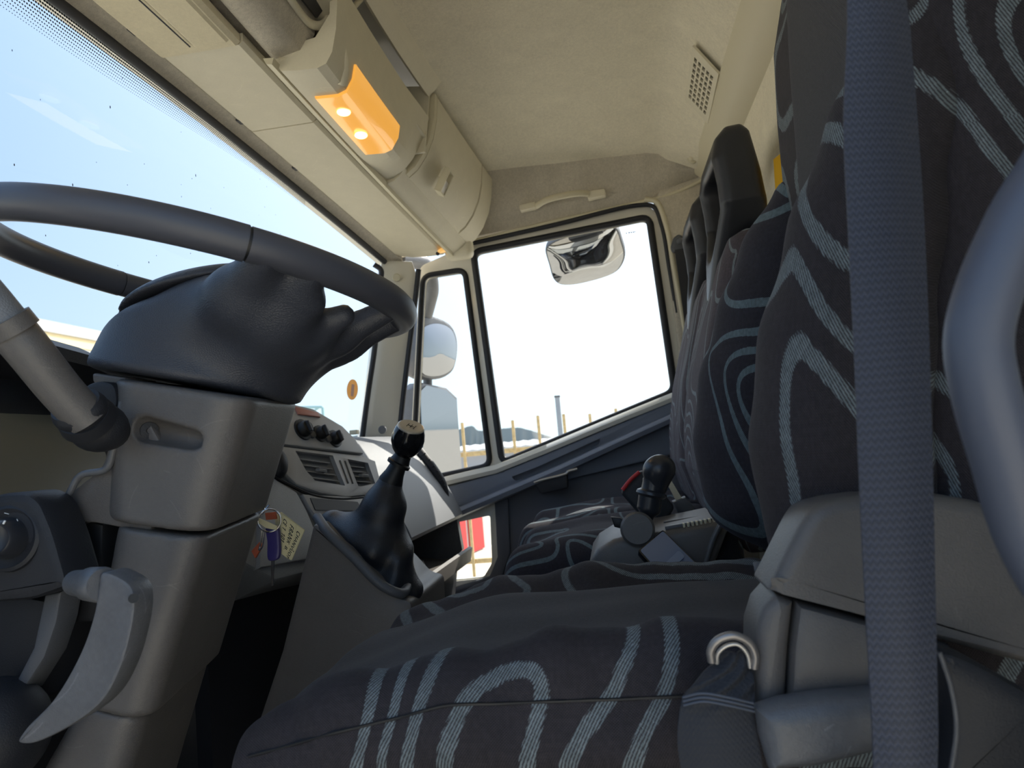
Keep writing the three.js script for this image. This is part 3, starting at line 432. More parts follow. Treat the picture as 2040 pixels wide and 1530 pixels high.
{ // storage locker with bulging lid
  const b = thing('overhead_locker', 'bulging cream overhead locker with a lid at the passenger end', 'locker');
  const lid = [[-0.486, 2.445], [-0.462, 2.462], [-0.436, 2.495], [-0.414, 2.54], [-0.401, 2.59], [-0.394, 2.648]], inner = lid.slice().reverse().map(([x, y]) => [x - 0.025, y + 0.008]);
  mesh('body', lateral([...lid.map(([x, y]) => [x - 0.009, y + 0.004]), [-0.48, 2.66], [-0.52, 2.47]], 1.762, 2.112, { n: 20, crease: 0.7 }), M.cream, b);
  mesh('recessed_joint', lateral([...lid.map(([x, y]) => [x - 0.032, y + 0.012]), [-0.48, 2.655], [-0.52, 2.47]], 1.737, 1.765, { n: 2, crease: 0.7 }), M.cream, b);
  const l = mesh('lid', lateral([...lid, ...inner], 1.777, 2.115, { n: 20, crease: 0.7 }), M.cream, b);
  mesh('lid_rim', lateral([...lid, ...inner].map(([x, y]) => [x + 0.001, y]), 1.755, 1.772, { n: 3, crease: 0.7 }), M.creamEdge, b);
  mesh('end_fairing', lateral([...lid, ...inner], 2.124, 2.2, { n: 6, crease: 0.7 }), M.cream, b);
  mesh('recessed_joint', lateral([...lid.map(([x, y]) => [x - 0.026, y + 0.01]), [-0.48, 2.655], [-0.52, 2.47]], 2.11, 2.126, { n: 2, crease: 0.7 }), M.cream, b);
  mesh('lower_lip', lateral([[-0.55, 2.422], [-0.545, 2.411], [-0.534, 2.408], [-0.53, 2.42]], 1.737, 2.19), M.creamEdge, b);
  mesh('soffit', lateral([[-0.545, 2.43], [-0.535, 2.416], [-0.515, 2.422], [-0.498, 2.434], [-0.482, 2.452], [-0.482, 2.475], [-0.54, 2.475]], 1.737, 2.2), M.cream, b);
  mesh('end_cap', skin((x, y, z) => dBox(x + 0.425, y - 2.335, z + 2.21, 0.045, 0.035, 0.03, 0.02), [-0.5, 2.27, -2.27], [-0.35, 2.4, -2.15], 0.006), M.cream, b);
  // latch: frame, paddle and finger recess on the lid
  const LC = V([-.3802, 2.4216, -1.863]), ez = V(0, 0, -1), es = V(0.5, 0.866, 0), en = V(0.866, -0.5, 0), lp = (u, v, k) => LC.clone().addScaledVector(ez, u).addScaledVector(es, v).addScaledVector(en, k).toArray(), rect = (u0, u1, v0, v1, k) => [lp(u0, v0, k), lp(u1, v0, k), lp(u1, v1, k), lp(u0, v1, k)];
  mesh('latch_frame', slab(rect(-0.023, 0.023, -0.034, 0.034, 0.006), 0.02, { facing: en.toArray(), holes: [rect(-0.018, 0.018, -0.029, 0.029, 0.006)], bevel: 0.001 }), M.creamEdge, l);
  mesh('latch_paddle', slab(rect(-0.018, 0.018, -0.029, 0.004, 0.003), 0.01, { facing: en.toArray(), bevel: 0.001 }), M.silver, l);
  mesh('latch_recess', slab(rect(-0.018, 0.018, 0.004, 0.029, -0.014), 0.006, { facing: en.toArray() }), M.cream, l);
}
{ // interior lamp, switched on
  const l = thing('ceiling_lamp', 'lit amber interior lamp on the overhead console', 'lamp');
  const amber = std({ color: srgb(214, 150, 70), roughness: 0.2, emissive: new THREE.Color(1.0, 0.46, 0.07), emissiveIntensity: 0.72, clearcoat: 0.6 });
  const sec = [[-0.507, 2.404], [-0.505, 2.3985], [-0.46, 2.396], [-0.442, 2.4015], [-0.425, 2.427], [-0.419, 2.455], [-0.423, 2.456], [-0.45, 2.415]];
  mesh('lens', lateral(sec, 1.285, 1.545, { n: 10, crease: 0.6 }), amber, l);
  const bulb = std({ color: srgb(255, 240, 190), emissive: new THREE.Color(1, 0.86, 0.36), emissiveIntensity: 2.4 });
  for (const [x, y, D] of [[-0.472, 2.3945, 1.345], [-0.475, 2.392, 1.445]]) {
    const s = new THREE.SphereGeometry(0.014, 20, 12); s.scale(1, 0.45, 1); s.translate(x + 0.1 * par(D), y - 0.11 * par(D) + 0.001, -D); mesh('bulb', boxUV(s), bulb, l);
  }
  const area = new THREE.RectAreaLight(new THREE.Color(1, 0.62, 0.2), 5, 0.06, 0.22); area.name = 'lamp_light'; area.position.set(-0.47, 2.37, -1.41); area.lookAt(-0.47, 1.0, -1.41); scene.add(area);
}
{ // small courtesy lamp at the console end
  const l = thing('courtesy_lamp', 'small amber courtesy lamp at the console end above the door', 'lamp');
  mesh('lens', skin((x, y, z) => { const p = V(x, y, z).sub(V([-.4623, 2.3253, -2.165])); return dEll(p.x - 0.1 * 0, p.y - p.x * 0.25, p.z, 0.024, 0.008, 0.016); }, [-.5116, 2.3062, -2.2], [-.4093, 2.34, -2.12].map((v, i) => v + [0.01, 0.01, 0.01][i]), 0.0025), std({ color: srgb(240, 196, 130), roughness: 0.3, emissive: new THREE.Color(1, 0.5, 0.1), emissiveIntensity: 0.5 }), l);
  mesh('screw', turned([-.4846, 2.3139, -2.16], [-.4938, 2.322, -2.2], [[0, 0.001], [0, 0.006], [0.01, 0.006]], 14), M.black, l);
}
{ // grab handle on the side rail
  const g = thing('roof_grab_handle', 'cream grab handle on the side rail above the passenger window', 'handle');
  mesh('grip', pipe([[-.1679, 2.4417, -2.215], [-.1382, 2.4491, -2.195], [-.0819, 2.4559, -2.19], [-.0272, 2.46, -2.2], [-.0011, 2.46, -2.215]], 0.0105, { n: 30, m: 12, squash: 0.75 }), M.creamEdge, g);
  mesh('mount', slab([[-.2213, 2.4527, -2.212], [-.1694, 2.4573, -2.212], [-.168, 2.4375, -2.212], [-.2198, 2.4329, -2.212]], 0.03, { bevel: 0.003, round: 0.006 }), M.cream, g);
  mesh('mount', slab([[-.0065, 2.4678, -2.212], [.0501, 2.4698, -2.212], [.0543, 2.4482, -2.212], [-.0026, 2.443, -2.212]], 0.03, { bevel: 0.003, round: 0.006 }), M.cream, g);
}
{ // air grille on the sloping rear edge of the headliner
  const g = thing('ceiling_vent_grille', 'cream slanted air grille with five rows of square holes', 'vent');
  const A = V([.2801, 2.5832, -1.6321]), B = V([.3352, 2.519, -1.6553]), Dd = V([.2872, 2.5749, -1.8834]), n = V(0.76, 0.65, 0).negate(), at = (u, v) => A.clone().addScaledVector(B.clone().sub(A), u).addScaledVector(Dd.clone().sub(A), v).addScaledVector(n, 0.016).toArray();
  const holes = []; for (let i = 0; i < 5; i++) for (let j = 0; j < 8; j++) { const u = 0.17 + i * 0.158, v = 0.16 + j * 0.098, a = 0.05, b = 0.034; holes.push([at(u - a, v - b), at(u + a, v - b), at(u + a, v + b), at(u - a, v + b)]); }
  mesh('plate', slab([at(0, 0), at(1, 0), at(1, 1), at(0, 1)], 0.006, { facing: n.toArray(), holes }), M.cream, g);
  mesh('hole_shade_back', slab([at(0.06, 0.06), at(0.94, 0.06), at(0.94, 0.94), at(0.06, 0.94)].map((p) => V(p).addScaledVector(n, -0.0052).toArray()), 0.0015, { facing: n.toArray() }), M.black, g);  // black backing colours in the shade behind the grille holes
}
{ // coat hook
  const g = thing('coat_hook', 'small cream coat hook on the headliner corner', 'hook');
  mesh('hook_plate', slab([[.3079, 2.527, -2.16], [.3204, 2.519, -2.16], [.3298, 2.4957, -2.16], [.3175, 2.4913, -2.16], [.3027, 2.5058, -2.16]], 0.012, { bevel: 0.003, round: 0.006 }), M.creamEdge, g);
  mesh('hook_stub', turned([.3134, 2.509, -2.16], [.3046, 2.485, -2.1], [[0, 0.006], [0.008, 0.005], [0.012, 0.007], [0.014, 0.001]], 14), M.cream, g);
}
{ // passenger belt
  const g = thing('passenger_seat_belt', 'dark seat belt hanging from the pillar beside the far passenger seat', 'seat belt');
  mesh('anchor', slab([[.2347, 2.265, -2.235], [.2452, 2.2924, -2.235], [.2632, 2.3045, -2.235], [.2802, 2.2912, -2.235], [.2919, 2.2579, -2.235], [.2813, 2.2434, -2.235], [.2391, 2.2486, -2.235]], 0.022, { bevel: 0.006, round: 0.008 }), M.trim, g);
  mesh('anchor_bolt', turned([.2609, 2.274, -2.21], [.2715, 2.2974, -2.3], [[0, 0.002], [0.002, 0.009], [0.006, 0.0105], [0.012, 0.0105]], 18), M.trim, g);
  const L = [[.2452, 2.2529, -2.23], [.2487, 2.1544, -2.23], [.252, 1.9976, -2.23], [.2538, 1.8428, -2.23], [.2553, 1.6595, -2.23], [.2553, 1.4789, -2.23]];
  mesh('webbing', loft(spline3(L, 16).map(([x, y, z]) => [[x, y, z], [x + 0.046, y + 0.004, z - 0.004], [x + 0.046, y + 0.004, z - 0.006], [x, y, z - 0.002]])), M.webDark, g);
}

// ---------------------------------------------------------------- steering wheel, turned about fifty degrees
{
  const w = thing('truck_steering_wheel', 'dark grey steering wheel with deep moulded hub', 'steering wheel');
  const O = V(-0.442, 1.92, -0.76), th = 0.241, ph = -0.059, e1 = V(cos(th), -sin(th), 0), n0 = V(sin(th), cos(th), 0), e2 = V(0, 0, -1).multiplyScalar(cos(ph)).addScaledVector(n0, sin(ph)), nn = e1.clone().cross(e2).negate();
  if (nn.y < 0) nn.negate();
  const frame = new THREE.Matrix4().makeBasis(e1, nn, e2.clone().negate()).setPosition(O), P = (a, b, c) => V(a, b, -c).applyMatrix4(frame).toArray(), deg = PI / 180, R = 0.225;
  const arc = (t0, t1, n) => Array.from({ length: n + 1 }, (_, i) => { const t = lerp(t0, t1, i / n) * deg; return P(R * cos(t), 0, R * sin(t)); });
  mesh('rim_grip', pipe(arc(150.25, 308.75, 60), 0.0168, { n: 120, m: 20 }), M.rim, w);
  mesh('rim_grip', pipe(arc(-50.75, 149.75, 60), (t) => 0.0162 + 0.0012 * sin(t * PI), { n: 120, m: 20 }), M.rim, w);
  for (const t of [-51, 150]) mesh('rim_joint', pipe(arc(t - 0.6, t + 0.6, 2), 0.0155, { n: 4, m: 18 }), M.black, w);
  const spoke = (t, s0, b0, r0, s1, b1, r1, s2, r2, b2 = -0.004) => [[s0 * cos(t * deg), b0, -s0 * sin(t * deg), r0], [s1 * cos(t * deg), b1, -s1 * sin(t * deg), r1], [s2 * cos(t * deg), b2, -s2 * sin(t * deg), r2]];
  const chains = [spoke(-46, 0.08, -0.055, 0.042, 0.15, -0.036, 0.027, 0.222, 0.015), spoke(-34, 0.08, -0.06, 0.042, 0.155, -0.04, 0.027, 0.222, 0.015), spoke(136, 0.06, -0.05, 0.035, 0.15, -0.024, 0.02, 0.222, 0.014)];
  for (const t of [-28, -14]) chains.push(spoke(t, 0.1, -0.092, 0.03, 0.15, -0.058, 0.022, 0.195, 0.012, -0.03));
  for (const t of [2, 20, 38, 54]) chains.push(spoke(t, 0.1, -0.09, 0.03, 0.165, -0.044, 0.018, 0.216, 0.013, -0.008));
  const hub = (a, b, c) => {
    const q = hyp(a - 0.014, c) - lerp(0.113, 0.086, clamp((b + 0.128) / 0.12, 0, 1)); let d = smax(smax(q, -(b + 0.128), 0.014), (b - 0.4 * (a - 0.07) + 0.012) * 0.93, 0.02);
    for (const ch of chains) d = smin(d, dChain(a, b, c, ch, 0.02), 0.028);
    return smax(d, -(b + 0.128), 0.01);
  };
  const g = skin(hub, [-0.15, -0.14, -0.24], [0.25, 0.03, 0.24], 0.0045); g.applyMatrix4(frame); mesh('hub_and_spokes', boxUV(g), M.hub, w);
  const pad = (a, b, c) => { const t = (b - 0.4 * (a - 0.07)) * 0.93; return smax(dEll(a - 0.016, t + 0.008, c, 0.098, 0.03, 0.094), -(t + 0.006), 0.005); };
  const p = skin(pad, [-0.16, -0.1, -0.13], [0.13, 0.07, 0.13], 0.004); p.applyMatrix4(frame); mesh('horn_pad', boxUV(p), M.hub, w);
}
// ---------------------------------------------------------------- steering column shroud
{
  const c = thing('steering_column_cover', 'tall grey plastic steering column cover with a recessed screw', 'column cover');
  const rect = (x, z, xF, xR, z0, z1, r) => { const a = abs(x - (xF + xR) / 2) - (xR - xF) / 2 + r, b = abs(z - (z0 + z1) / 2) - (z1 - z0) / 2 + r; return Math.min(Math.max(a, b), 0) + hyp(Math.max(a, 0), Math.max(b, 0)) - r; };
  const rear = (y, z) => -0.338 + 0.385 * (y - 1.78) - 0.2 * Math.max(0, -z - 0.66);
  const A = [-.4474, 1.745, -.642], B = [-.3988, 1.731, -.642];
  const upper = (x, y, z) => {
    let d = rect(x, z, -0.495 + 0.1 * (y - 1.8), rear(y, z), -0.86, -0.642, 0.04);
    d = smax(d, (y - (1.79 - 0.24 * (x + 0.44))) * 0.97, 0.008); d = smax(d, (1.645 - 0.2 * (x + 0.42) - y) * 0.97, 0.008);
    return smax(d, -dCap(x, y, (z + 0.642) * 0.55 - 0.642, A, B, 0.0125, 0.0095), 0.004);
  };
  mesh('upper_cover', skin(upper, [-0.56, 1.58, -0.88], [-0.3, 1.84, -0.62], 0.004), M.grey, c);
  mesh('recess_screw', turned([-.4542, 1.7448, -.658], [-.3926, 1.7389, -.6], [[0, 0.0085], [0.004, 0.0085], [0.0042, 0.003], [0.001, 0.001]], 16), M.dashDark, c);
  const lower = (x, y, z) => {
    let d = rect(x, z, -0.5 + 0.25 * (y - 1.64), rear(y, z) - 0.006, -0.855, -0.646, 0.03);
    d = smax(d, (y - (1.641 - 0.2 * (x + 0.42))) * 0.97, 0.006); return smax(d, 1.475 - 0.25 * (x + 0.5) - y, 0.01);
  };
  mesh('lower_cover', skin(lower, [-0.68, 1.44, -0.88], [-0.36, 1.68, -0.62], 0.0045), M.grey, c);
  const foot = (x, y, z) => { const d = rect(x, z, -0.535 + 0.7 * (y - 1.5), rear(y, z) - 0.016, -0.85, -0.65, 0.03); return smax(smax(d, y - (1.476 - 0.25 * (x + 0.5)), 0.006), 1.06 - y, 0.01); };
  mesh('foot_cover', skin(foot, [-0.82, 1.04, -0.88], [-0.4, 1.52, -0.62], 0.006), M.grey, c);
  mesh('side_flange', slab([[-.4762, 1.8, -.655], [-.5012, 1.7189, -.655], [-.5081, 1.71, -.655], [-.5431, 1.6883, -.655], [-.5725, 1.6461, -.655], [-.549, 1.6223, -.655], [-.5342, 1.6633, -.655], [-.4548, 1.6445, -.655], [-.435, 1.7223, -.655]], 0.02, { bevel: 0.003, round: [0, 0.01, 0.008, 0.01, 0, 0, 0.02, 0, 0] }), M.grey, c);
  mesh('flange_rail', pipe([[-.4738, 1.7752, -.648], [-.4857, 1.7267, -.648], [-.494, 1.7106, -.648], [-.5224, 1.706, -.648], [-.5339, 1.6911, -.648], [-.5538, 1.6581, -.648]], 0.0035, { n: 40, m: 8 }), M.greyLight, c);
  mesh('top_bracket', slab([[-.5156, 1.8094, -.66], [-.4755, 1.8003, -.66], [-.4798, 1.7906, -.66], [-.515, 1.7981, -.66]], 0.05, { bevel: 0.003, round: 0.004 }), M.grey, c);
  mesh('pivot_opening_shade', slab([[-.5445, 1.6644, -.665], [-.5132, 1.6556, -.665], [-.52, 1.5597, -.665], [-.5474, 1.5612, -.665], [-.5579, 1.6062, -.665]], 0.04, { bevel: 0.004 }), M.black, c);  // black plate paints the dark opening where the lever pivots
}
{ // steering lock lever
  const l = thing('column_release_lever', 'scratched grey curved release lever on the steering column', 'lever');
  mesh('blade', slab([[-.3925, 1.6299, -.505], [-.3769, 1.6252, -.505], [-.3682, 1.6173, -.505], [-.3663, 1.6049, -.505], [-.3715, 1.5812, -.505], [-.3807, 1.5578, -.505], [-.3952, 1.5365, -.505], [-.4186, 1.5209, -.505], [-.4568, 1.5067, -.505], [-.4669, 1.5085, -.505], [-.4615, 1.5168, -.505], [-.4368, 1.538, -.505], [-.4124, 1.5721, -.505], [-.4005, 1.5993, -.505], [-.3954, 1.6196, -.505]], 0.024, { bevel: 0.0022, smooth: 80, facing: [0.1, 0.1, 1] }), M.greyLight, l);
  mesh('hub', turned([-.3951, 1.6204, -.51], [-.4478, 1.6195, -.54], [[0, 0.001], [0, 0.012], [0.003, 0.0135], [0.022, 0.013], [0.03, 0.011], [0.05, 0.01]], 24), M.greyLight, l);
  mesh('bolt_hole', turned([-.3611, 1.6112, -.497], [-.3795, 1.6072, -.52], [[0, 0.001], [0, 0.0035], [0.004, 0.0035]], 12), M.black, l);
}
{ // indicator stalk
  const s = thing('indicator_stalk', 'thick grey indicator stalk rising left of the steering column', 'stalk');
  mesh('arm', pipe([[-.4876, 1.8341, -.53], [-.4777, 1.813, -.54], [-.4676, 1.7814, -.56], [-.4569, 1.7534, -.58]], (t) => 0.0185 - 0.001 * t, { n: 20, m: 22 }), M.grey, s);
  mesh('twist_grip', pipe([[-.517, 1.8883, -.51], [-.4998, 1.8591, -.52], [-.4894, 1.8364, -.53]], (t) => 0.0165 + 0.001 * t, { n: 14, m: 22 }), M.dash, s);
  mesh('grip_ring', pipe([[-.4856, 1.839, -.525], [-.4822, 1.8287, -.532]], 0.0195, { n: 4, m: 22 }), M.grey, s);
  const gaiter = mesh('gaiter', pipe([[-.4635, 1.768, -.572], [-.4636, 1.7568, -.585], [-.4642, 1.7498, -.598], [-.4749, 1.7464, -.625]], (t) => 0.0195 + 0.0022 * sin(t * 11) + 0.002 * t, { n: 26, m: 22, squash: 1.1 }), M.dashDark, s);
  mesh('gaiter_fold', pipe([[-.4618, 1.7609, -.578], [-.4641, 1.7551, -.588]], (t) => 0.0225 + 0.002 * t, { n: 4, m: 22 }), M.rubber, gaiter);
  mesh('gaiter_plate', slab([[-.5121, 1.7937, -.645], [-.4827, 1.7938, -.645], [-.4781, 1.7755, -.645], [-.4916, 1.7371, -.645], [-.5027, 1.7321, -.645], [-.5158, 1.7442, -.645]], 0.02, { bevel: 0.004, smooth: 40 }), M.dashDark, s);
}
// ---------------------------------------------------------------- instrument binnacle and light switch
{
  const b = thing('instrument_binnacle', 'dark hooded instrument binnacle behind the steering wheel', 'dashboard');
  mesh('hood', loft([0.42, 0.6, 0.78, 0.95, 1.1, 1.2].map((D, i) => { const k = [0, 0.03, 0.045, 0.03, -0.005, -0.06][i]; return [[-0.92, 1.84 + k * 0.7], [-0.82, 1.868 + k], [-0.76, 1.866 + k], [-0.735, 1.85 + k], [-0.74, 1.835 + k], [-0.85, 1.82 + k], [-0.92, 1.78]].map(([x, y]) => [x, y, -D]); }), { crease: 0.7 }), M.dashDark, b);
  mesh('driver_dash', slab([[-0.86, 1.03, -0.32], [-0.86, 1.82, -0.32], [-0.86, 1.82, -1.22], [-0.86, 1.03, -1.22]], 0.06, { facing: [1, 0, 0] }), M.dashDark, b);
  mesh('instrument_panel', slab([[-0.845, 1.86, -0.45], [-0.845, 1.86, -1.12], [-0.80, 1.60, -1.12], [-0.80, 1.60, -0.45]], 0.03, { facing: [1, 0.2, 0] }), M.dashDark, b);
  mesh('lens', slab([[-0.80, 1.80, -0.5], [-0.80, 1.80, -1.02], [-0.735, 1.625, -1.02], [-0.735, 1.625, -0.5]], 0.004, { facing: [1, 0.2, 0] }), M.frost, b);
  for (const D of [0.62, 0.86]) { mesh('gauge_ring', turned([-0.80, 1.735, -D], [-0.7, 1.77, -D], [[0.006, 0.052], [0.012, 0.054], [0.016, 0.05], [0.006, 0.048]], 36), M.silver, b); mesh('gauge_face', turned([-0.8, 1.735, -D], [-0.7, 1.77, -D], [[0, 0.05], [0.007, 0.049], [0.0071, 0.001]], 36), M.black, b); }
}
{
  const s = thing('light_switch_panel', 'textured dark switch panel with round light switch at the left edge', 'switch');
  const out = [[-.5979, 1.6904, -.6], [-.5663, 1.6959, -.6], [-.5393, 1.6948, -.6], [-.5263, 1.685, -.6], [-.514, 1.6558, -.6], [-.5029, 1.6154, -.6], [-.5037, 1.6056, -.6], [-.5385, 1.5968, -.6], [-.6004, 1.5962, -.6]];
  mesh('panel', slab(out, 0.05, { bevel: 0.008, round: 0.01, facing: [0.1, 0, 1] }), M.dashDark, s);
  mesh('switch_mount', slab([[-.6267, 1.684, -.64], [-.5713, 1.6823, -.64], [-.5522, 1.6059, -.64], [-.6291, 1.5959, -.64]], 0.16, {}), M.dashDark, s);
  const C = V([-.5571, 1.6542, -.6]), N = V(0.12, 0.1, 1).normalize(), at = (k) => C.clone().addScaledVector(N, k).toArray();
  mesh('dial_ring', turned(at(-0.004), at(0.1), [[0, 0.031], [0.007, 0.03], [0.009, 0.027], [0.006, 0.022], [0.004, 0.001]], 40), M.dashDark, s);
  const kn = mesh('knob', turned(at(0.002), at(0.1), [[0, 0.019], [0.008, 0.0175], [0.016, 0.0155], [0.018, 0.0135], [0.0165, 0.011], [0.0165, 0.001]], 32), M.knob, s);
  mesh('pointer', bar(V(at(0.0185)).add(V(0.0085, 0.0125, 0)).toArray(), V(at(0.0185)).add(V(0.0105, 0.0155, 0)).toArray(), 0.0015, 0.0015, 0.0004), std({ color: srgb(235, 238, 240), roughness: 0.5 }), kn);
  const zero = new THREE.TorusGeometry(0.0026, 0.0005, 6, 20); zero.scale(0.8, 1.2, 1); zero.translate(...V(at(0.0098)).add(V(-0.0085, 0.0235, 0)).toArray()); mesh('zero_mark', boxUV(zero), std({ color: srgb(205, 210, 215), roughness: 0.6 }), s);
  mesh('lamp_mark', merge([bar(V(at(0.01)).add(V(0.003, 0.0228, 0)).toArray(), V(at(0.01)).add(V(0.0075, 0.0215, 0)).toArray(), 0.0006, 0.0006, 0.0002), bar(V(at(0.01)).add(V(0.0155, 0.0165, 0)).toArray(), V(at(0.01)).add(V(0.0165, 0.0145, 0)).toArray(), 0.0006, 0.0006, 0.0002)]), std({ color: srgb(205, 210, 215), roughness: 0.6 }), s);
}
{
  const k = thing('knee_panel', 'dark lower dash panel with curved side rib below the light switch', 'panel');
  mesh('panel', slab([[-.6718, 1.5915, -.66], [-.5923, 1.5885, -.66], [-.5701, 1.5833, -.66], [-.5802, 1.5348, -.66], [-.5957, 1.4869, -.66], [-.6297, 1.4687, -.66], [-.675, 1.4605, -.66]], 0.18, { bevel: 0.004 }), M.dashDark, k);
  mesh('rib', slab([[-.5503, 1.5955, -.63], [-.5322, 1.5982, -.63], [-.5386, 1.5695, -.63], [-.5524, 1.5376, -.63], [-.579, 1.5039, -.63], [-.6005, 1.4977, -.63], [-.5839, 1.5157, -.63], [-.5637, 1.5474, -.63]], 0.03, { bevel: 0.003 }), M.trim, k);
  mesh('lower_bulge', skin((x, y, z) => { const p = V(x, y, z).sub(V([-.597, 1.4738, -.62])); return dEll(p.x, p.y, p.z, 0.045, 0.05, 0.05); }, [-.7568, 1.3652, -.72], [-.4726, 1.5456, -.55].map((v, i) => v + 0.02), 0.006), M.dashDark, k);
}
// ---------------------------------------------------------------- keys in the ignition
{
  const D = 0.92, key = thing('ignition_key', 'purple-headed ignition key dangling below the metal ring', 'key', 'keys and tags on the ignition ring');
  mesh('bow', slab([[-.4688, 1.6189, -.915], [-.4539, 1.6192, -.915], [-.451, 1.5978, -.915], [-.4537, 1.5769, -.915], [-.461, 1.5734, -.915], [-.4686, 1.5752, -.915], [-.4686, 1.599, -.915]], 0.009, { bevel: 0.003, smooth: 40 }), std({ color: srgb(56, 50, 110), roughness: 0.4 }), key);
  mesh('blade', slab([[-.4652, 1.5745, -.918], [-.461, 1.5742, -.918], [-.4627, 1.5585, -.918], [-.4639, 1.5507, -.918], [-.4637, 1.5415, -.918], [-.4666, 1.5403, -.918], [-.4662, 1.5587, -.918]], 0.0025, {}), M.chrome, key);
  const ring = thing('key_ring', 'thin round steel split ring hanging from the ignition', 'key ring', 'keys and tags on the ignition ring');
  const c = V([-.4601, 1.6275, -.91]), g = new THREE.TorusGeometry(0.0148, 0.0011, 8, 40); g.applyMatrix4(new THREE.Matrix4().makeRotationY(0.25)); g.translate(c.x, c.y, c.z); mesh('hoop', boxUV(g), M.chrome, ring);
  mesh('clip', pipe([[-.4759, 1.6496, -.92], [-.4688, 1.6415, -.915], [-.4712, 1.6367, -.912], [-.4636, 1.6475, -.918]], 0.001, { n: 20, m: 6 }), M.chrome, ring);
  mesh('snap_hook', pipe([[-.4733, 1.6152, -.915], [-.4764, 1.5995, -.915], [-.4799, 1.5892, -.915], [-.4754, 1.5928, -.915], [-.4726, 1.6026, -.915], [-.4705, 1.615, -.915]], 0.0011, { n: 30, m: 6 }), M.chrome, ring);
  // paper tag with handwriting
  const cv = document.createElement('canvas'); cv.width = 512; cv.height = 340; const x = cv.getContext('2d'); x.fillStyle = '#d9cfa4'; x.fillRect(0, 0, 512, 340); x.fillStyle = '#cfc498'; x.fillRect(0, 116, 512, 10);
  x.fillStyle = '#23262e'; const write = (s, px, py, h, tilt) => { x.save(); x.translate(px, py); x.rotate(tilt); x.font = 'italic bold ' + h + 'px sans-serif'; x.fillText(s, 0, 0); x.restore(); };
  write('CHANVUON', 60, 100, 84, 0.03); write('FRANK  B.', 40, 208, 84, 0.03); write('CE 1  101', 30, 312, 76, -0.02); x.beginPath(); x.ellipse(372, 26, 13, 9, 0, 0, 7); x.fill();
  const t = new THREE.CanvasTexture(cv); t.colorSpace = THREE.SRGBColorSpace; t.magFilter = THREE.LinearFilter;
  const q = [[-.4503, 1.6332, -.93], [-.421, 1.6097, -.93], [-.442, 1.571, -.93], [-.4619, 1.5856, -.93]];
  const tag = thing('paper_key_tag', 'yellowed paper key tag with black handwriting', 'tag', 'keys and tags on the ignition ring');
  mesh('card', slab([[-.4623, 1.6327, -.931], [-.4534, 1.6361, -.931], [-.45, 1.6331, -.931], [-.4215, 1.6096, -.931], [-.4425, 1.5709, -.931], [-.4488, 1.5739, -.931], [-.4624, 1.5855, -.931], [-.4627, 1.603, -.931]], 0.0012, {}), std({ color: srgb(212, 202, 160), roughness: 0.8 }), tag);
  const pg = new THREE.BufferGeometry(); pg.setAttribute('position', new THREE.Float32BufferAttribute([q[3], q[2], q[1], q[0]].flatMap((p) => [p[0], p[1], p[2] + 0.0017]), 3)); pg.setAttribute('uv', new THREE.Float32BufferAttribute([1, 0, 1, 1, 0, 1, 0, 0], 2)); pg.setIndex([0, 1, 2, 0, 2, 3]); pg.computeVertexNormals();
  mesh('handwriting', pg, std({ map: t, roughness: 0.8 }), tag);
  const fob = thing('key_fob', 'small reddish-brown fob hanging at the column edge', 'fob', 'keys and tags on the ignition ring');
  mesh('block', slab([[-.494, 1.588, -.92], [-.4818, 1.5992, -.92], [-.4778, 1.5949, -.92], [-.4888, 1.5783, -.92]], 0.006, { bevel: 0.001 }), M.tile, fob);
  mesh('leather_flap', slab([[-.4735, 1.6368, -.925], [-.4591, 1.6371, -.925], [-.4582, 1.6276, -.925], [-.4726, 1.6273, -.925]], 0.004, {}), M.tile, fob);
  mesh('strap', slab([[-.4778, 1.6336, -.908], [-.449, 1.6197, -.908], [-.4507, 1.6146, -.908], [-.4646, 1.6182, -.908], [-.4781, 1.6283, -.908]], 0.002, {}), std({ color: srgb(214, 204, 164), roughness: 0.8 }), fob);
}

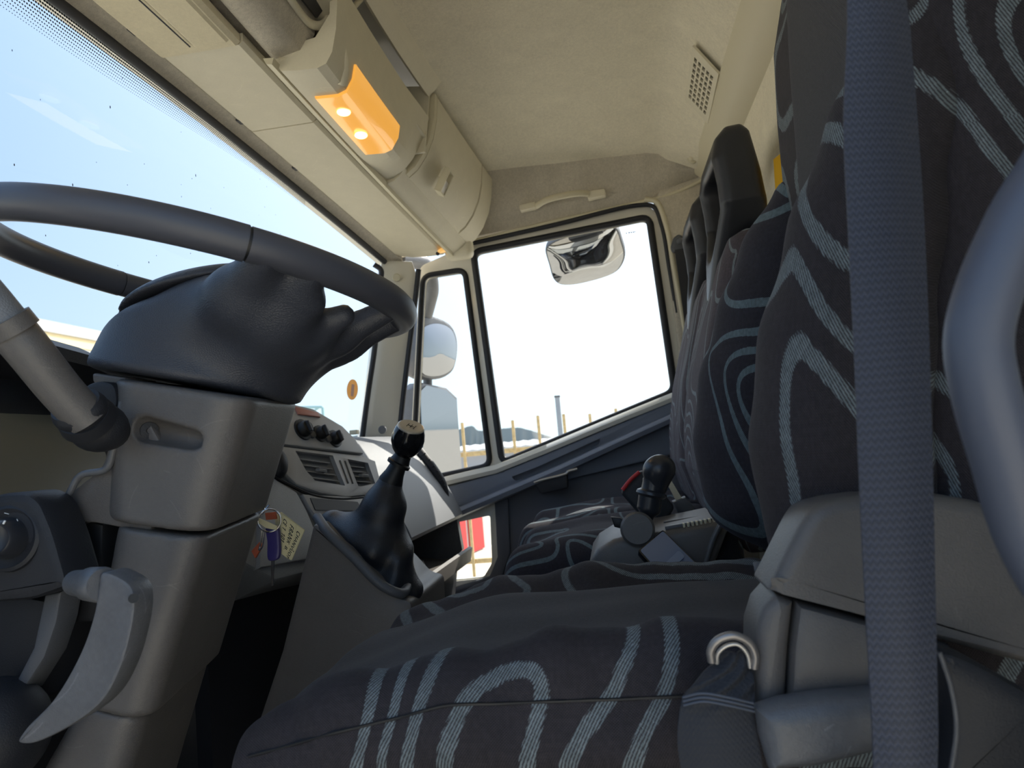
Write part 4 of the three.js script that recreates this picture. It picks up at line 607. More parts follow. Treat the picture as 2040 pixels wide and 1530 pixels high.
// ---------------------------------------------------------------- dashboard
{
  const d = thing('dashboard', 'grey moulded dashboard with centre vents and heater controls', 'dashboard');
  // main body from driver to passenger
  mesh('dash_top', lateral([[-0.92, 1.70], [-0.9, 1.735], [-0.80, 1.755], [-0.72, 1.75], [-0.70, 1.70], [-0.72, 1.5], [-0.92, 1.5]], 1.24, 2.16, { bow: 0.03, crown: 0, n: 20, crease: 0.9 }), M.dash, d);
  // driver-facing centre stack
  const on = (p, k) => V(p).addScaledVector(V(0.9, 0.34, 0.27).normalize(), k).toArray(), F = [1, 0.38, 0.3];
  mesh('stack_body', slab([[-.7058, 1.7886, -1.2848], [-.6799, 1.8313, -1.4255], [-.6479, 1.8192, -1.5166], [-.6064, 1.7741, -1.5977], [-.5488, 1.6681, -1.6556], [-.51, 1.5753, -1.6673], [-.5018, 1.483, -1.5778], [-.5781, 1.4968, -1.3409], [-.6101, 1.4995, -1.2377], [-.6537, 1.5581, -1.1665]].map((p) => on(p, -0.012)), 0.12, { facing: F, bevel: 0.006 }), M.dash, d);
  mesh('heater_panel', slab([[-.682, 1.8312, -1.4183], [-.6484, 1.8145, -1.5089], [-.6118, 1.7743, -1.5802], [-.5921, 1.7425, -1.6055], [-.5771, 1.7073, -1.6108], [-.6606, 1.7396, -1.3736], [-.6735, 1.7773, -1.3784]].map((p) => on(p, 0.004)), 0.014, { facing: F, bevel: 0.003 }), M.dashMid, d);
  const v1 = [[-.6472, 1.7278, -1.4031], [-.6084, 1.7124, -1.5132], [-.5819, 1.6394, -1.5089], [-.6149, 1.6583, -1.423], [-.6286, 1.6829, -1.4083]], v2 = [[-.5934, 1.7024, -1.5504], [-.5672, 1.6887, -1.6203], [-.5492, 1.6353, -1.6129], [-.5683, 1.6325, -1.5454]];
  const vp = mesh('vent_panel', slab([[-.661, 1.7377, -1.3698], [-.5765, 1.7038, -1.6085], [-.5593, 1.6895, -1.6475], [-.5431, 1.6337, -1.6308], [-.5513, 1.6151, -1.5799], [-.5781, 1.6186, -1.4952], [-.6048, 1.6346, -1.4264], [-.6304, 1.6579, -1.3707], [-.6431, 1.6796, -1.3558]], 0.014, { facing: F, bevel: 0.003, holes: [v1, v2] }), M.dashMid, d);
  for (const v of [v1, v2]) mesh('vent_box', slab(v.map((p) => on(p, -0.03)), 0.004, { facing: F }), M.black, d);
  // blades: each vane its own piece
  for (const [a, b] of [[[-.6392, 1.7115, -1.4094], [-.6073, 1.6965, -1.4965]], [[-.6344, 1.6987, -1.4091], [-.6018, 1.6829, -1.4976]], [[-.6287, 1.6858, -1.4115], [-.5964, 1.6694, -1.4987]], [[-.622, 1.6717, -1.4162], [-.5909, 1.6559, -1.4998]], [[-.6141, 1.6591, -1.4264], [-.5856, 1.6435, -1.5016]], [[-.5868, 1.686, -1.5517], [-.5689, 1.6791, -1.6025]], [[-.5826, 1.6745, -1.551], [-.5647, 1.6672, -1.6016]], [[-.5779, 1.6629, -1.5519], [-.56, 1.6564, -1.6034]], [[-.5738, 1.6514, -1.5512], [-.5558, 1.6446, -1.6025]], [[-.57, 1.6391, -1.5481], [-.5523, 1.6341, -1.6007]]]) mesh('vane', bar(on(a, -0.008), on(b, -0.008), 0.010, 0.0016, 0.0006), M.dashMid, d);
  mesh('vane_tab', bar(on([-.6178, 1.6824, -1.4438], 0), on([-.6094, 1.6775, -1.4654], 0), 0.012, 0.008, 0.002), M.dash, d);
  mesh('vane_tab', bar(on([-.5711, 1.6602, -1.5713], 0), on([-.5627, 1.656, -1.5938], 0), 0.012, 0.008, 0.002), M.dash, d);
  for (const [a, b] of [[[-.5992, 1.6981, -1.5255], [-.5811, 1.6462, -1.5202]], [[-.5937, 1.696, -1.5411], [-.5761, 1.6438, -1.5339]]]) mesh('slit_shade_bar', bar(on(a, 0.0005), on(b, 0.0005), 0.004, 0.002, 0.0008), M.black, d);  // black bars on the surface paint the shade of open slits
  // black tube colours in the gap shade under the vents; pebbled lower cheek
  mesh('gap_shade_tube', pipe([[-.6565, 1.6829, -1.3153], [-.6382, 1.6618, -1.3496], [-.6139, 1.6355, -1.3973], [-.5828, 1.6172, -1.4779], [-.5479, 1.6109, -1.5862]].map((p) => on(p, -0.003)), 0.0035, { n: 40, m: 6 }), M.black, d);
  mesh('lower_cheek', slab([[-.6676, 1.699, -1.2987], [-.6452, 1.6664, -1.3322], [-.6278, 1.6453, -1.3633], [-.6135, 1.612, -1.3688], [-.5941, 1.5613, -1.3693], [-.5872, 1.5172, -1.3366], [-.6296, 1.5245, -1.2042]].map((p) => on(p, -0.002)), 0.02, { facing: F, bevel: 0.003 }), M.dash, d);
  mesh('side_outlet', skin((() => { const c = V(on([-.6553, 1.701, -1.3424], 0)); return (x, y, z) => dEll(x - c.x, y - c.y, z - c.z, 0.02, 0.03, 0.022); })(), on([-.6553, 1.701, -1.3424], 0).map((v) => v - 0.045), on([-.6553, 1.701, -1.3424], 0).map((v) => v + 0.045), 0.005), M.dashDark, d);
  mesh('storage_slot', slab([[-.6133, 1.628, -1.3898], [-.5644, 1.6043, -1.5228], [-.5556, 1.5837, -1.526], [-.6041, 1.6033, -1.3893]].map((p) => on(p, 0.001)), 0.004, { facing: F }), M.black, d);
  mesh('slot_face', slab([[-.6213, 1.6378, -1.3757], [-.5471, 1.6066, -1.5832], [-.5461, 1.5686, -1.5384], [-.5939, 1.5783, -1.3914], [-.6099, 1.6107, -1.3794]].map((p) => on(p, -0.001)), 0.015, { facing: F, bevel: 0.002 }), M.dashMid, d);
  // heater knobs
  const N = V(0.9, 0.34, 0.27).normalize();
  for (const [p, r] of [[[-.6492, 1.7675, -1.4469], 0.021], [[-.6315, 1.7575, -1.4931], 0.017], [[-.615, 1.7449, -1.5323], 0.018]]) {
    const a = on(p, 0.004), k = mesh('heater_knob', turned(a, on(p, 1), [[0, r * 1.15], [0.004, r * 1.12], [0.0045, r * 0.85], [0.016, r * 0.74], [0.018, r * 0.66], [0.018, 0.001]], 26), M.black, d);
    mesh('knob_grip', bar(V(on(p, 0.022)).add(V(-0.005, 0.012, 0)).toArray(), V(on(p, 0.022)).add(V(0.004, -0.012, 0)).toArray(), 0.008, 0.012, 0.003), M.dashDark, k);
    mesh('knob_ring', turned(on(p, 0.0042), on(p, 1), [[0, r * 1.0], [0.0014, r * 0.98], [0.0014, r * 0.88], [0, r * 0.86]], 26), M.silver, k);
  }
  for (const p of [[-.6387, 1.7559, -1.4672], [-.6215, 1.7456, -1.5113]]) mesh('push_button', turned(on(p, 0.003), on(p, 1), [[0, 0.009], [0.006, 0.0085], [0.007, 0.006], [0.007, 0.001]], 16), M.trim, d);
  mesh('warning_buttons', slab([[-.6676, 1.8184, -1.45], [-.6437, 1.8053, -1.5129], [-.6386, 1.7937, -1.5154], [-.6604, 1.8006, -1.4515]].map((p) => on(p, 0.008)), 0.006, { facing: F, bevel: 0.002 }), std({ color: srgb(176, 122, 112), roughness: 0.5 }), d);
  // passenger side: top pad, bulging end, open tray
  const pass = [[-0.87, 1.735], [-0.80, 1.762], [-0.70, 1.757], [-0.645, 1.735], [-0.585, 1.675], [-0.535, 1.60], [-0.498, 1.52], [-0.492, 1.503], [-0.50, 1.492], [-0.56, 1.49], [-0.62, 1.52], [-0.66, 1.6], [-0.87, 1.6]];
  mesh('passenger_pad', lateral(pass, 1.66, 2.17, { bow: 0.02, crown: 0, crease: 0.55 }), M.dash, d);
  mesh('tray_floor', lateral([[-0.68, 1.40], [-0.55, 1.375], [-0.49, 1.385], [-0.478, 1.405], [-0.47, 1.40], [-0.478, 1.36], [-0.55, 1.335], [-0.68, 1.36]], 1.62, 2.17, { bow: 0.02, crown: 0 }), M.grey, d);
  mesh('tray_back', lateral([[-0.69, 1.34], [-0.675, 1.34], [-0.66, 1.53], [-0.675, 1.53]], 1.6, 2.17, { bow: 0.02, crown: 0 }), M.black, d);
  mesh('tray_end', slab([[-0.69, 1.34, -2.13], [-0.69, 1.60, -2.13], [-0.56, 1.58, -2.13], [-0.485, 1.5, -2.13], [-0.475, 1.40, -2.13], [-0.53, 1.35, -2.13]], 0.03, {}), M.greyLight, d);
  mesh('tray_side', slab([[-0.69, 1.34, -1.62], [-0.69, 1.60, -1.62], [-0.58, 1.6, -1.62], [-0.52, 1.5, -1.62], [-0.5, 1.40, -1.62], [-0.55, 1.35, -1.62]], 0.03, {}), M.dashDark, d);
  mesh('lower_skirt', lateral([[-0.62, 1.34], [-0.52, 1.345], [-0.56, 1.12], [-0.64, 1.10]], 1.6, 2.17, { bow: 0.02, crown: 0 }), M.dashDark, d);
  mesh('footwell_back', slab([[-0.76, 1.03, -1.24], [-0.76, 1.6, -1.24], [-0.7, 1.6, -2.2], [-0.7, 1.03, -2.2]], 0.03, { facing: [1, 0, 0.2] }), M.dashDark, d);
  mesh('pad_button', rbox(0.022, 0.012, 0.02, 0.003, [-.6809, 1.769, -1.85]), M.creamEdge, d);
}
{ // grab handle on the passenger end
  const g = thing('pillar_grab_handle', 'black ribbed grab handle curving down beside the passenger pillar', 'handle');
  mesh('bar', pipe([[-.6049, 1.725, -2.16], [-.5768, 1.694, -2.13], [-.5435, 1.6477, -2.12], [-.5194, 1.5992, -2.12], [-.5174, 1.5383, -2.13], [-.5345, 1.4533, -2.16]], 0.0155, { n: 40, m: 12 }), M.rubber, g);
  const pts = spline3([[-.5829, 1.7115, -2.117], [-.5401, 1.648, -2.107], [-.5178, 1.5999, -2.107], [-.5156, 1.5423, -2.117], [-.524, 1.4867, -2.127]], 13);
  for (const p of pts.slice(1, -1)) mesh('rib', rbox(0.022, 0.004, 0.004, 0.0015, p, [0, 0, 0.5]), M.dashDark, g);
}
{ // can in the open tray
  const c = thing('grey_container', 'small grey rounded container lying in the passenger dash tray', 'container');
  mesh('shell', turned([-.5741, 1.3607, -1.95], [-.5709, 1.4013, -1.95], [[0, 0.02], [0.01, 0.028], [0.03, 0.03], [0.045, 0.024], [0.05, 0.001]], 24), M.grey, c);
}
// ---------------------------------------------------------------- gear lever on the centre console
{
  const c = thing('centre_console', 'brown-grey centre console tower under the gear lever', 'console');
  mesh('tower', slab([[-.4785, 1.6056, -1.09], [-.4187, 1.5625, -1.09], [-.3503, 1.4802, -1.09], [-.3283, 1.4759, -1.09], [-.3334, 1.3088, -1.09], [-.6028, 1.2728, -1.09], [-.5446, 1.4078, -1.09]], 0.22, { bevel: 0.007, round: [0.01, 0, 0.03, 0.02, 0, 0, 0] }), M.grey, c);
  mesh('boot_flange', pipe([[-.4843, 1.6106, -1.12], [-.452, 1.5872, -1.085], [-.41, 1.549, -1.075], [-.3692, 1.5048, -1.075], [-.345, 1.4874, -1.09], [-.3451, 1.4923, -1.13], [-.3636, 1.517, -1.2]], 0.008, { n: 40, m: 10 }), M.trim, c);
}
{
  const g = thing('gear_lever', 'black gear lever with leather gaiter and silver-topped knob', 'gear lever');
  const T = [-.3156, 1.752, -1.126], B = [-.34, 1.7017, -1.15], A2 = [-.3694, 1.6522, -1.15];
  mesh('knob', turned(B, T, [[-0.004, 0.012], [0, 0.017], [0.008, 0.0225], [0.02, 0.0268], [0.03, 0.027], [0.042, 0.0245], [0.048, 0.0225], [0.0485, 0.001]], 36, 0.9), M.gloss, g);
  const ax = V(T).sub(V(B)).normalize(), top = V(B).addScaledVector(ax, 0.0478);
  const cap = mesh('knob_cap', turned(top.toArray(), top.clone().add(ax).toArray(), [[0, 0.0225], [0.002, 0.0222], [0.0035, 0.020], [0.0028, 0.0185], [0.0028, 0.001]], 36), M.silver, g);
  { // engraved shift pattern
    const e1 = V(1, 0, 0.2).addScaledVector(ax, -ax.x - 0.2 * ax.z).normalize(), e2 = ax.clone().cross(e1), at = (u, v) => top.clone().addScaledVector(ax, 0.0031).addScaledVector(e1, u).addScaledVector(e2, v).toArray(), st = [];
    for (const u of [-0.006, 0, 0.006]) st.push(bar(at(u, -0.006), at(u, 0.006), 0.0011, 0.0006, 0.0002)); st.push(bar(at(-0.006, 0), at(0.006, 0), 0.0011, 0.0006, 0.0002)); mesh('shift_pattern', merge(st), M.black, cap);
  }
  mesh('collar', turned([-.3516, 1.6837, -1.15], B, [[-0.002, 0.012], [-0.002, 0.0195], [0.003, 0.02], [0.005, 0.017], [0.012, 0.0145], [0.02, 0.013]], 28), M.black, g);
  mesh('neck', turned(A2, [-.3507, 1.6844, -1.15], [[0, 0.0195], [0.006, 0.0205], [0.02, 0.016], [0.035, 0.0135], [0.04, 0.0135]], 28), M.black, g);
  const p0 = [-.3694, 1.6513, -1.15], p1 = [-.3815, 1.6162, -1.15], p2 = [-.3958, 1.5723, -1.15], p3 = [-.408, 1.5348, -1.16], qa = [-.4776, 1.5973, -1.16], qb = [-.3665, 1.4915, -1.14], qc = [-.4413, 1.5729, -1.2];
  const boot = (x, y, z) => {
    let d = dChain(x, y, z, [[...p0, 0.0205], [...p1, 0.032], [...p2, 0.043], [...p3, 0.048]], 0.02);
    d = smin(d, dCap(x, y, z, qa, qb, 0.018, 0.03), 0.06); d = smin(d, dCap(x, y, z, p3, qb, 0.045, 0.03), 0.03);
    const fold = 0.0035 * sin((x * 40 + y * 95 + z * 30)) * ss(1.66, 1.56, y) + 0.003 * sin(x * 120 - y * 60) * ss(1.6, 1.52, y);
    return d + fold;
  };
  mesh('gaiter', skin(boot, [-0.52, 1.42, -1.27], [-0.29, 1.7, -1.07], 0.004), M.hide, g);
}

// ---------------------------------------------------------------- seats
function polyField(p) { // signed distance to a closed outline in the x-y plane
  return (x, y) => { let d = 1e9, s = 1; for (let i = 0, j = p.length - 1; i < p.length; j = i++) { const ex = p[j][0] - p[i][0], ey = p[j][1] - p[i][1], wx = x - p[i][0], wy = y - p[i][1], t = clamp((wx * ex + wy * ey) / (ex * ex + ey * ey), 0, 1), bx = wx - ex * t, by = wy - ey * t; d = Math.min(d, bx * bx + by * by); const c1 = y >= p[i][1], c2 = y < p[j][1], c3 = ex * wy > ey * wx; if ((c1 && c2 && c3) || (!c1 && !c2 && !c3)) s = -s; } return s * Math.sqrt(d); };
}
const wall = (pf, x, y, z, z0, z1, r) => smax(pf(x, y), Math.max(z0 - z, z - z1), r); // outline pushed from z0 to z1 with rounded edges
{
  const s = thing('patterned_driver_seat', 'driver seat with dark swirl-patterned bolsters and plain grey centre', 'seat', 'cab seats');
  const cen = -0.775;
  // cushion: patterned shell with side rolls, plain middle
  const shell = (x, y, z) => {
    const top = 1.505 - 0.035 * ss(-0.16, -0.33, x), c = (top + 1.452) / 2;
    let d = dBox(x + 0.055, y - c, z - cen, 0.272, (top - 1.452) / 2, 0.242, 0.026);
    d = smin(d, dChain(x, y, z, [[-0.29, 1.474, -0.566, 0.028], [-0.228, 1.497, -0.568, 0.03], [-0.144, 1.507, -0.57, 0.03], [-0.06, 1.520, -0.573, 0.03], [0.03, 1.524, -0.573, 0.03], [0.16, 1.522, -0.57, 0.03]], 0.02), 0.03);
    d = smin(d, dChain(x, y, z, [[-0.28, 1.456, -0.975, 0.03], [-0.16, 1.482, -0.972, 0.032], [-0.04, 1.496, -0.97, 0.034], [0.16, 1.49, -0.97, 0.034]], 0.03), 0.04);
    return d + 0.0012 * sin(x * 55 + z * 20) * sin(z * 40) + 0.0008 * sin(x * 150 + y * 90);
  };
  mesh('cushion', seatUV(skin(shell, [-0.38, 1.42, -1.05], [0.26, 1.6, -0.5], 0.005)), M.bold, s);
  const mid = (x, y, z) => { const top = 1.523 - 0.04 * ss(-0.14, -0.34, x) - 0.012 * ss(-0.84, -0.95, z); return dBox(x + 0.056, y - (top + 1.46) / 2, z + 0.765, 0.276, (top - 1.46) / 2, 0.172, 0.024) + 0.0022 * sin(x * 23 + z * 31) * sin(z * 26 - x * 9); };
  mesh('cushion_centre', skin(mid, [-0.38, 1.43, -0.97], [0.26, 1.57, -0.57], 0.006), M.plain, s);
  const seamAt = (dir, y0, z0) => Array.from({ length: 26 }, (_, i) => { const x = lerp(-0.3, 0.14, i / 25); return onSkin(shell, [x, y0 + (x < -0.14 ? (x + 0.14) * 0.2 : 0), z0], dir); });
  mesh('cushion_piping', pipe(seamAt([0, 0.42, 0.907], 1.495, -0.573), 0.0013, { n: 60, m: 6 }), M.black, s);
  mesh('cushion_base', rbox(0.46, 0.06, 0.43, 0.01, [-0.02, 1.425, -0.775]), M.black, s);
  mesh('seat_pedestal', rbox(0.4, 0.33, 0.38, 0.02, [-0.01, 1.21, -0.775]), M.dashDark, s);
  // backrest: core, plain front, patterned bolsters
  const core = polyField([[0.232, 1.47], [0.21, 1.56], [0.215, 1.68], [0.235, 1.82], [0.252, 1.95], [0.256, 2.10], [0.262, 2.19], [0.285, 2.28], [0.305, 2.42], [0.375, 2.42], [0.38, 1.9], [0.365, 1.6], [0.35, 1.47]]);
  mesh('backrest', backUV(skin((x, y, z) => wall(core, x, y, z, -1.005, -0.535, 0.05), [0.18, 1.44, -1.03], [0.41, 2.45, -0.51], 0.007)), M.bold, s);
  const front = polyField([[0.232, 1.49], [0.199, 1.56], [0.203, 1.68], [0.223, 1.82], [0.240, 1.95], [0.246, 2.10], [0.252, 2.19], [0.276, 2.28], [0.297, 2.40], [0.33, 2.40], [0.30, 1.9], [0.28, 1.5]]);
  mesh('backrest_centre', skin((x, y, z) => wall(front, x, y, z, -0.875, -0.6, 0.03), [0.17, 1.46, -0.9], [0.36, 2.43, -0.57], 0.008), M.plain, s);
  for (const [z, n] of [[-0.578, 0], [-0.972, 1]]) {
    const ch = [[0.205, 1.562, z, 0.034], [0.170, 1.612, z, 0.05], [0.168, 1.68, z, 0.054], [0.182, 1.755, z, 0.053], [0.208, 1.84, z, 0.047], [0.238, 1.92, z, 0.038], [0.268, 1.99, z, 0.028]];
    const b = mesh('bolster', backUV(skin((x, y, zz) => dChain(x, y, zz, ch, 0.04), [0.08, 1.5, z - 0.08], [0.34, 2.05, z + 0.08], 0.005)), n ? M.fine : M.bold, s);
    mesh('bolster_piping', pipe(ch.map(([x, y, zz, r]) => [x - r * 0.82, y - r * 0.1, zz + r * 0.62]), 0.0018, { n: 40, m: 6 }), M.thread, b);
  }
  // plastic side covers
  mesh('upper_cover', slab([[.1155, 1.6337, -.488], [.1234, 1.6427, -.488], [.1372, 1.6471, -.488], [.1542, 1.6487, -.488], [.196, 1.6461, -.488], [.2245, 1.639, -.488], [.243, 1.6253, -.488], [.2538, 1.6001, -.488], [.2451, 1.5359, -.488], [.1958, 1.5532, -.488], [.1464, 1.5719, -.488], [.0958, 1.5917, -.488], [.0889, 1.5908, -.488], [.101, 1.6104, -.488]], 0.06, { bevel: 0.009, seg: 4, round: 0.006 }), M.grey, s);
  mesh('lower_cover', slab([[.1069, 1.5827, -.487], [.1458, 1.5694, -.487], [.1952, 1.5514, -.487], [.191, 1.519, -.487], [.0945, 1.5202, -.487], [.0999, 1.5534, -.487]], 0.05, { bevel: 0.007 }), M.grey, s);
  mesh('front_cover', slab([[.0947, 1.5888, -.49], [.1053, 1.5837, -.49], [.099, 1.5557, -.49], [.0931, 1.5204, -.49], [.0753, 1.5161, -.49], [.0765, 1.5442, -.49], [.0795, 1.5655, -.49], [.0856, 1.5801, -.49]], 0.055, { bevel: 0.008, seg: 3 }), M.grey, s);
  mesh('recliner_handle', slab([[.0713, 1.5243, -.465], [.0859, 1.5285, -.465], [.1124, 1.5316, -.465], [.1496, 1.5331, -.465], [.1511, 1.4997, -.465], [.1046, 1.4894, -.465], [.0754, 1.4878, -.465], [.0718, 1.5078, -.465]], 0.03, { bevel: 0.013, seg: 5, facing: [0, 0.1, 1] }), M.greyLight, s);
}
function headrest(parent, z) {
  const prof = polyField([[0.244, 2.22], [0.254, 2.262], [0.276, 2.284], [0.306, 2.286], [0.322, 2.27], [0.335, 2.19], [0.343, 2.10], [0.337, 2.075], [0.302, 2.07], [0.276, 2.045], [0.252, 1.965], [0.237, 1.95], [0.222, 1.962], [0.236, 2.05], [0.25, 2.12], [0.249, 2.17]]);
  const f = (x, y, zz) => { const q = abs(zz - z), half = 0.125 - 0.56 * Math.max(0, 2.13 - y), hole = smax(q - (half - 0.036), abs(y - 2.14) - 0.09, 0.04); return smax(smax(prof(x, y), (q - half) * 0.87, 0.026), -hole, 0.018); };
  const h = mesh('headrest', skin(f, [0.19, 1.92, z - 0.15], [0.37, 2.32, z + 0.15], 0.0045), M.headrest, parent);
  const leg = (q) => pipe([[0.318, 2.085, z + q], [0.312, 2.05, z + q * 0.85], [0.305, 2.0, z + q * 0.8]], 0.0065, { n: 8, m: 10 });
  mesh('post', leg(0.06), M.chrome, h); mesh('post', leg(-0.06), M.chrome, h);
}
function passengerSeat(name, label, z0, z1, cushionFront, mat) {
  const s = thing(name, label, 'seat', 'cab seats'), zc = (z0 + z1) / 2;
  const back = polyField([[0.23, 1.46], [0.178, 1.53], [0.155, 1.62], [0.16, 1.70], [0.182, 1.82], [0.215, 1.93], [0.24, 2.02], [0.26, 2.06], [0.29, 2.075], [0.345, 2.07], [0.352, 1.9], [0.34, 1.6], [0.33, 1.46]]);
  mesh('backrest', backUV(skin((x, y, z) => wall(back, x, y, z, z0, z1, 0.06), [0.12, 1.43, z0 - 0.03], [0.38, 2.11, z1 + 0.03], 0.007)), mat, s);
  mesh('cushion', seatUV(skin((x, y, z) => { const top = 1.512 - 0.045 * ss(-0.05, -0.26, x); let d = dBox(x - (cushionFront + 0.22) / 2, y - (top + 1.40) / 2, z - zc, (0.22 - cushionFront) / 2, (top - 1.40) / 2, (z1 - z0) / 2, 0.045); for (const q of [z0 + 0.045, z1 - 0.045]) d = smin(d, dCap(x, y, z, [cushionFront + 0.05, 1.468, q], [0.16, 1.494, q], 0.036), 0.04); return d; }, [cushionFront - 0.04, 1.36, z0 - 0.03], [0.26, 1.57, z1 + 0.03], 0.007)), M.fine, s);
  mesh('seat_pedestal', rbox(0.4, 0.34, z1 - z0 - 0.06, 0.02, [0.0, 1.22, zc]), M.dashDark, s);
  headrest(s, zc + 0.02);
}
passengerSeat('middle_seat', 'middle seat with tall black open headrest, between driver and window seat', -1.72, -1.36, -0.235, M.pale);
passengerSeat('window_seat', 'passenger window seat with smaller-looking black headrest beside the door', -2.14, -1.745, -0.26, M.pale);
// ---------------------------------------------------------------- between the seats: parking brake console, tablet, buckles
{
  const c = thing('parking_brake_console', 'grey plastic console between the seats with ribbed tray edge', 'console');
  mesh('body', slab([[-.0517, 1.5158, -1.1], [-.0389, 1.5321, -1.1], [-.0136, 1.5453, -1.1], [.0152, 1.55, -1.1], [.0672, 1.5524, -1.1], [.1454, 1.563, -1.1], [.1549, 1.5448, -1.1], [.1258, 1.4885, -1.1], [.1136, 1.3741, -1.1], [-.0644, 1.3824, -1.1]], 0.2, { bevel: 0.014, seg: 3 }), M.grey, c);
  mesh('tray_rail', bar([.0651, 1.5544, -1.12], [.1498, 1.5634, -1.12], 0.012, 0.006, 0.002), M.greyLight, c);
  mesh('tray_rail', bar([.0682, 1.5522, -1.2], [.1565, 1.5603, -1.2], 0.01, 0.006, 0.002), M.greyLight, c);
  for (let i = 0; i < 9; i++) { const a = V([.0926, 1.5576, -1.115]), b = V([.1432, 1.563, -1.115]), p = a.lerp(b, i / 8); mesh('rib', rbox(0.0035, 0.006, 0.016, 0.001, p.toArray()), M.creamEdge, c); }
  mesh('side_gusset', pipe([[.1458, 1.5607, -1.095], [.1303, 1.5363, -1.095], [.1149, 1.5003, -1.095]], 0.004, { n: 12, m: 8 }), M.greyLight, c);
  mesh('fabric_pouch', slab([[.1506, 1.5574, -1.12], [.1788, 1.548, -1.12], [.1688, 1.5227, -1.12], [.1859, 1.4811, -1.12], [.1165, 1.4854, -1.12], [.1325, 1.5252, -1.12]], 0.03, { bevel: 0.006, round: 0.01 }), M.carpet, c);
}
{
  const b = thing('parking_brake_lever', 'black parking brake lever with rounded knob on a drum base', 'brake lever');
  mesh('drum', turned([.0233, 1.5597, -1.09], [.0256, 1.5455, -1.2], [[0, 0.001], [0, 0.022], [0.004, 0.0255], [0.035, 0.026], [0.04, 0.02]], 32), M.grey, b);
  mesh('stem', pipe([[.0353, 1.5662, -1.115], [.0431, 1.5844, -1.115], [.0484, 1.6067, -1.115]], (t) => 0.011 + 0.007 * ss(0.25, 0.5, t), { n: 16, m: 18 }), M.knob, b);
  mesh('collar', turned([.0488, 1.6029, -1.115], [.0559, 1.6288, -1.115], [[0, 0.019], [0.004, 0.0235], [0.008, 0.0225], [0.011, 0.017], [0.02, 0.0165], [0.026, 0.017]], 28), M.knob, b);
  mesh('knob', skin((() => { const c = V([.0648, 1.6425, -1.115]); return (x, y, z) => { const a = x - c.x, q = y - c.y; return smin(dEll(a * 0.95 + q * 0.31, q * 0.95 - a * 0.31, z - c.z, 0.0245, 0.0215, 0.022), dCap(x, y, z, [c.x - 0.006, c.y - 0.024, c.z], c.toArray(), 0.0165, 0.018), 0.012); }; })(), [.0648, 1.6425, -1.115].map((v) => v - 0.045), [.0648, 1.6425, -1.115].map((v) => v + 0.04), 0.0028), M.knob, b);
  mesh('release_clip', slab([[-.0143, 1.5767, -1.12], [-.0001, 1.5742, -1.12], [.0069, 1.5676, -1.12], [.0013, 1.5574, -1.12], [-.0105, 1.5612, -1.12]], 0.012, { bevel: 0.002 }), M.black, b);
}
{
  const t = thing('tablet_device', 'flat dark tablet with a bluish reflection coloured into its back leaning on the console', 'tablet');
  const P4 = [[.0602, 1.5592, -1.085], [.1044, 1.5054, -1.05], [.0378, 1.5134, -1.04], [.0195, 1.5323, -1.06]];
  mesh('case', slab(P4, 0.012, { facing: [-0.3, 0.6, 1], bevel: 0.002, round: 0.004 }), M.gloss, t);
  const f = planeOf(P4, [-0.3, 0.6, 1]), c = f.c, k = 0.965;
  mesh('reflection_plate', slab(P4.map((p) => V(p).sub(c).multiplyScalar(0.9).add(c).addScaledVector(f.n, 0.001).toArray()), 0.001, { facing: f.n.toArray(), round: 0.003 }), std({ color: srgb(118, 128, 150), roughness: 0.22 }), t);  // bluish sky reflection put into the plate colour
  mesh('sticker_plate', slab([[.0774, 1.5282, -1.062], [.0842, 1.5189, -1.056], [.0699, 1.5103, -1.046], [.0533, 1.5122, -1.045]].map((p) => V(p).addScaledVector(f.n, 0.0035).toArray()), 0.001, { facing: f.n.toArray(), round: 0.004 }), std({ color: srgb(136, 146, 166), roughness: 0.25 }), t);
}
{
  const b = thing('belt_buckle', 'black belt buckle with red edge behind the parking brake lever', 'buckle');
  mesh('housing', slab([[.005, 1.5969, -1.3], [.0105, 1.608, -1.3], [.0395, 1.6324, -1.3], [.0501, 1.6333, -1.3], [.0966, 1.5662, -1.3], [.0669, 1.5229, -1.3], [.0505, 1.5328, -1.3]], 0.03, { bevel: 0.005, round: 0.008 }), M.dashDark, b);
  mesh('release_edge', pipe([[.0082, 1.6038, -1.288], [.0238, 1.6201, -1.288], [.0408, 1.6328, -1.288]], 0.0035, { n: 10, m: 8 }), M.red, b);
  mesh('stalk', pipe([[.0637, 1.5368, -1.31], [.0796, 1.5207, -1.31], [.0953, 1.5039, -1.31]], 0.01, { n: 8, m: 10, squash: 0.5 }), M.webDark, b);
  const b2 = thing('second_belt_buckle', 'grey belt buckle on a beige strap against the middle seat', 'buckle');
  mesh('housing', slab([[.096, 1.5714, -1.34], [.12, 1.5786, -1.34], [.1347, 1.5577, -1.34], [.1216, 1.5425, -1.34], [.1029, 1.5511, -1.34]], 0.03, { bevel: 0.005 }), M.trim, b2);
  mesh('strap', slab([[.0892, 1.606, -1.345], [.0985, 1.6089, -1.345], [.1132, 1.5769, -1.345], [.1035, 1.5704, -1.345]], 0.004, {}), M.cream, b2);
}
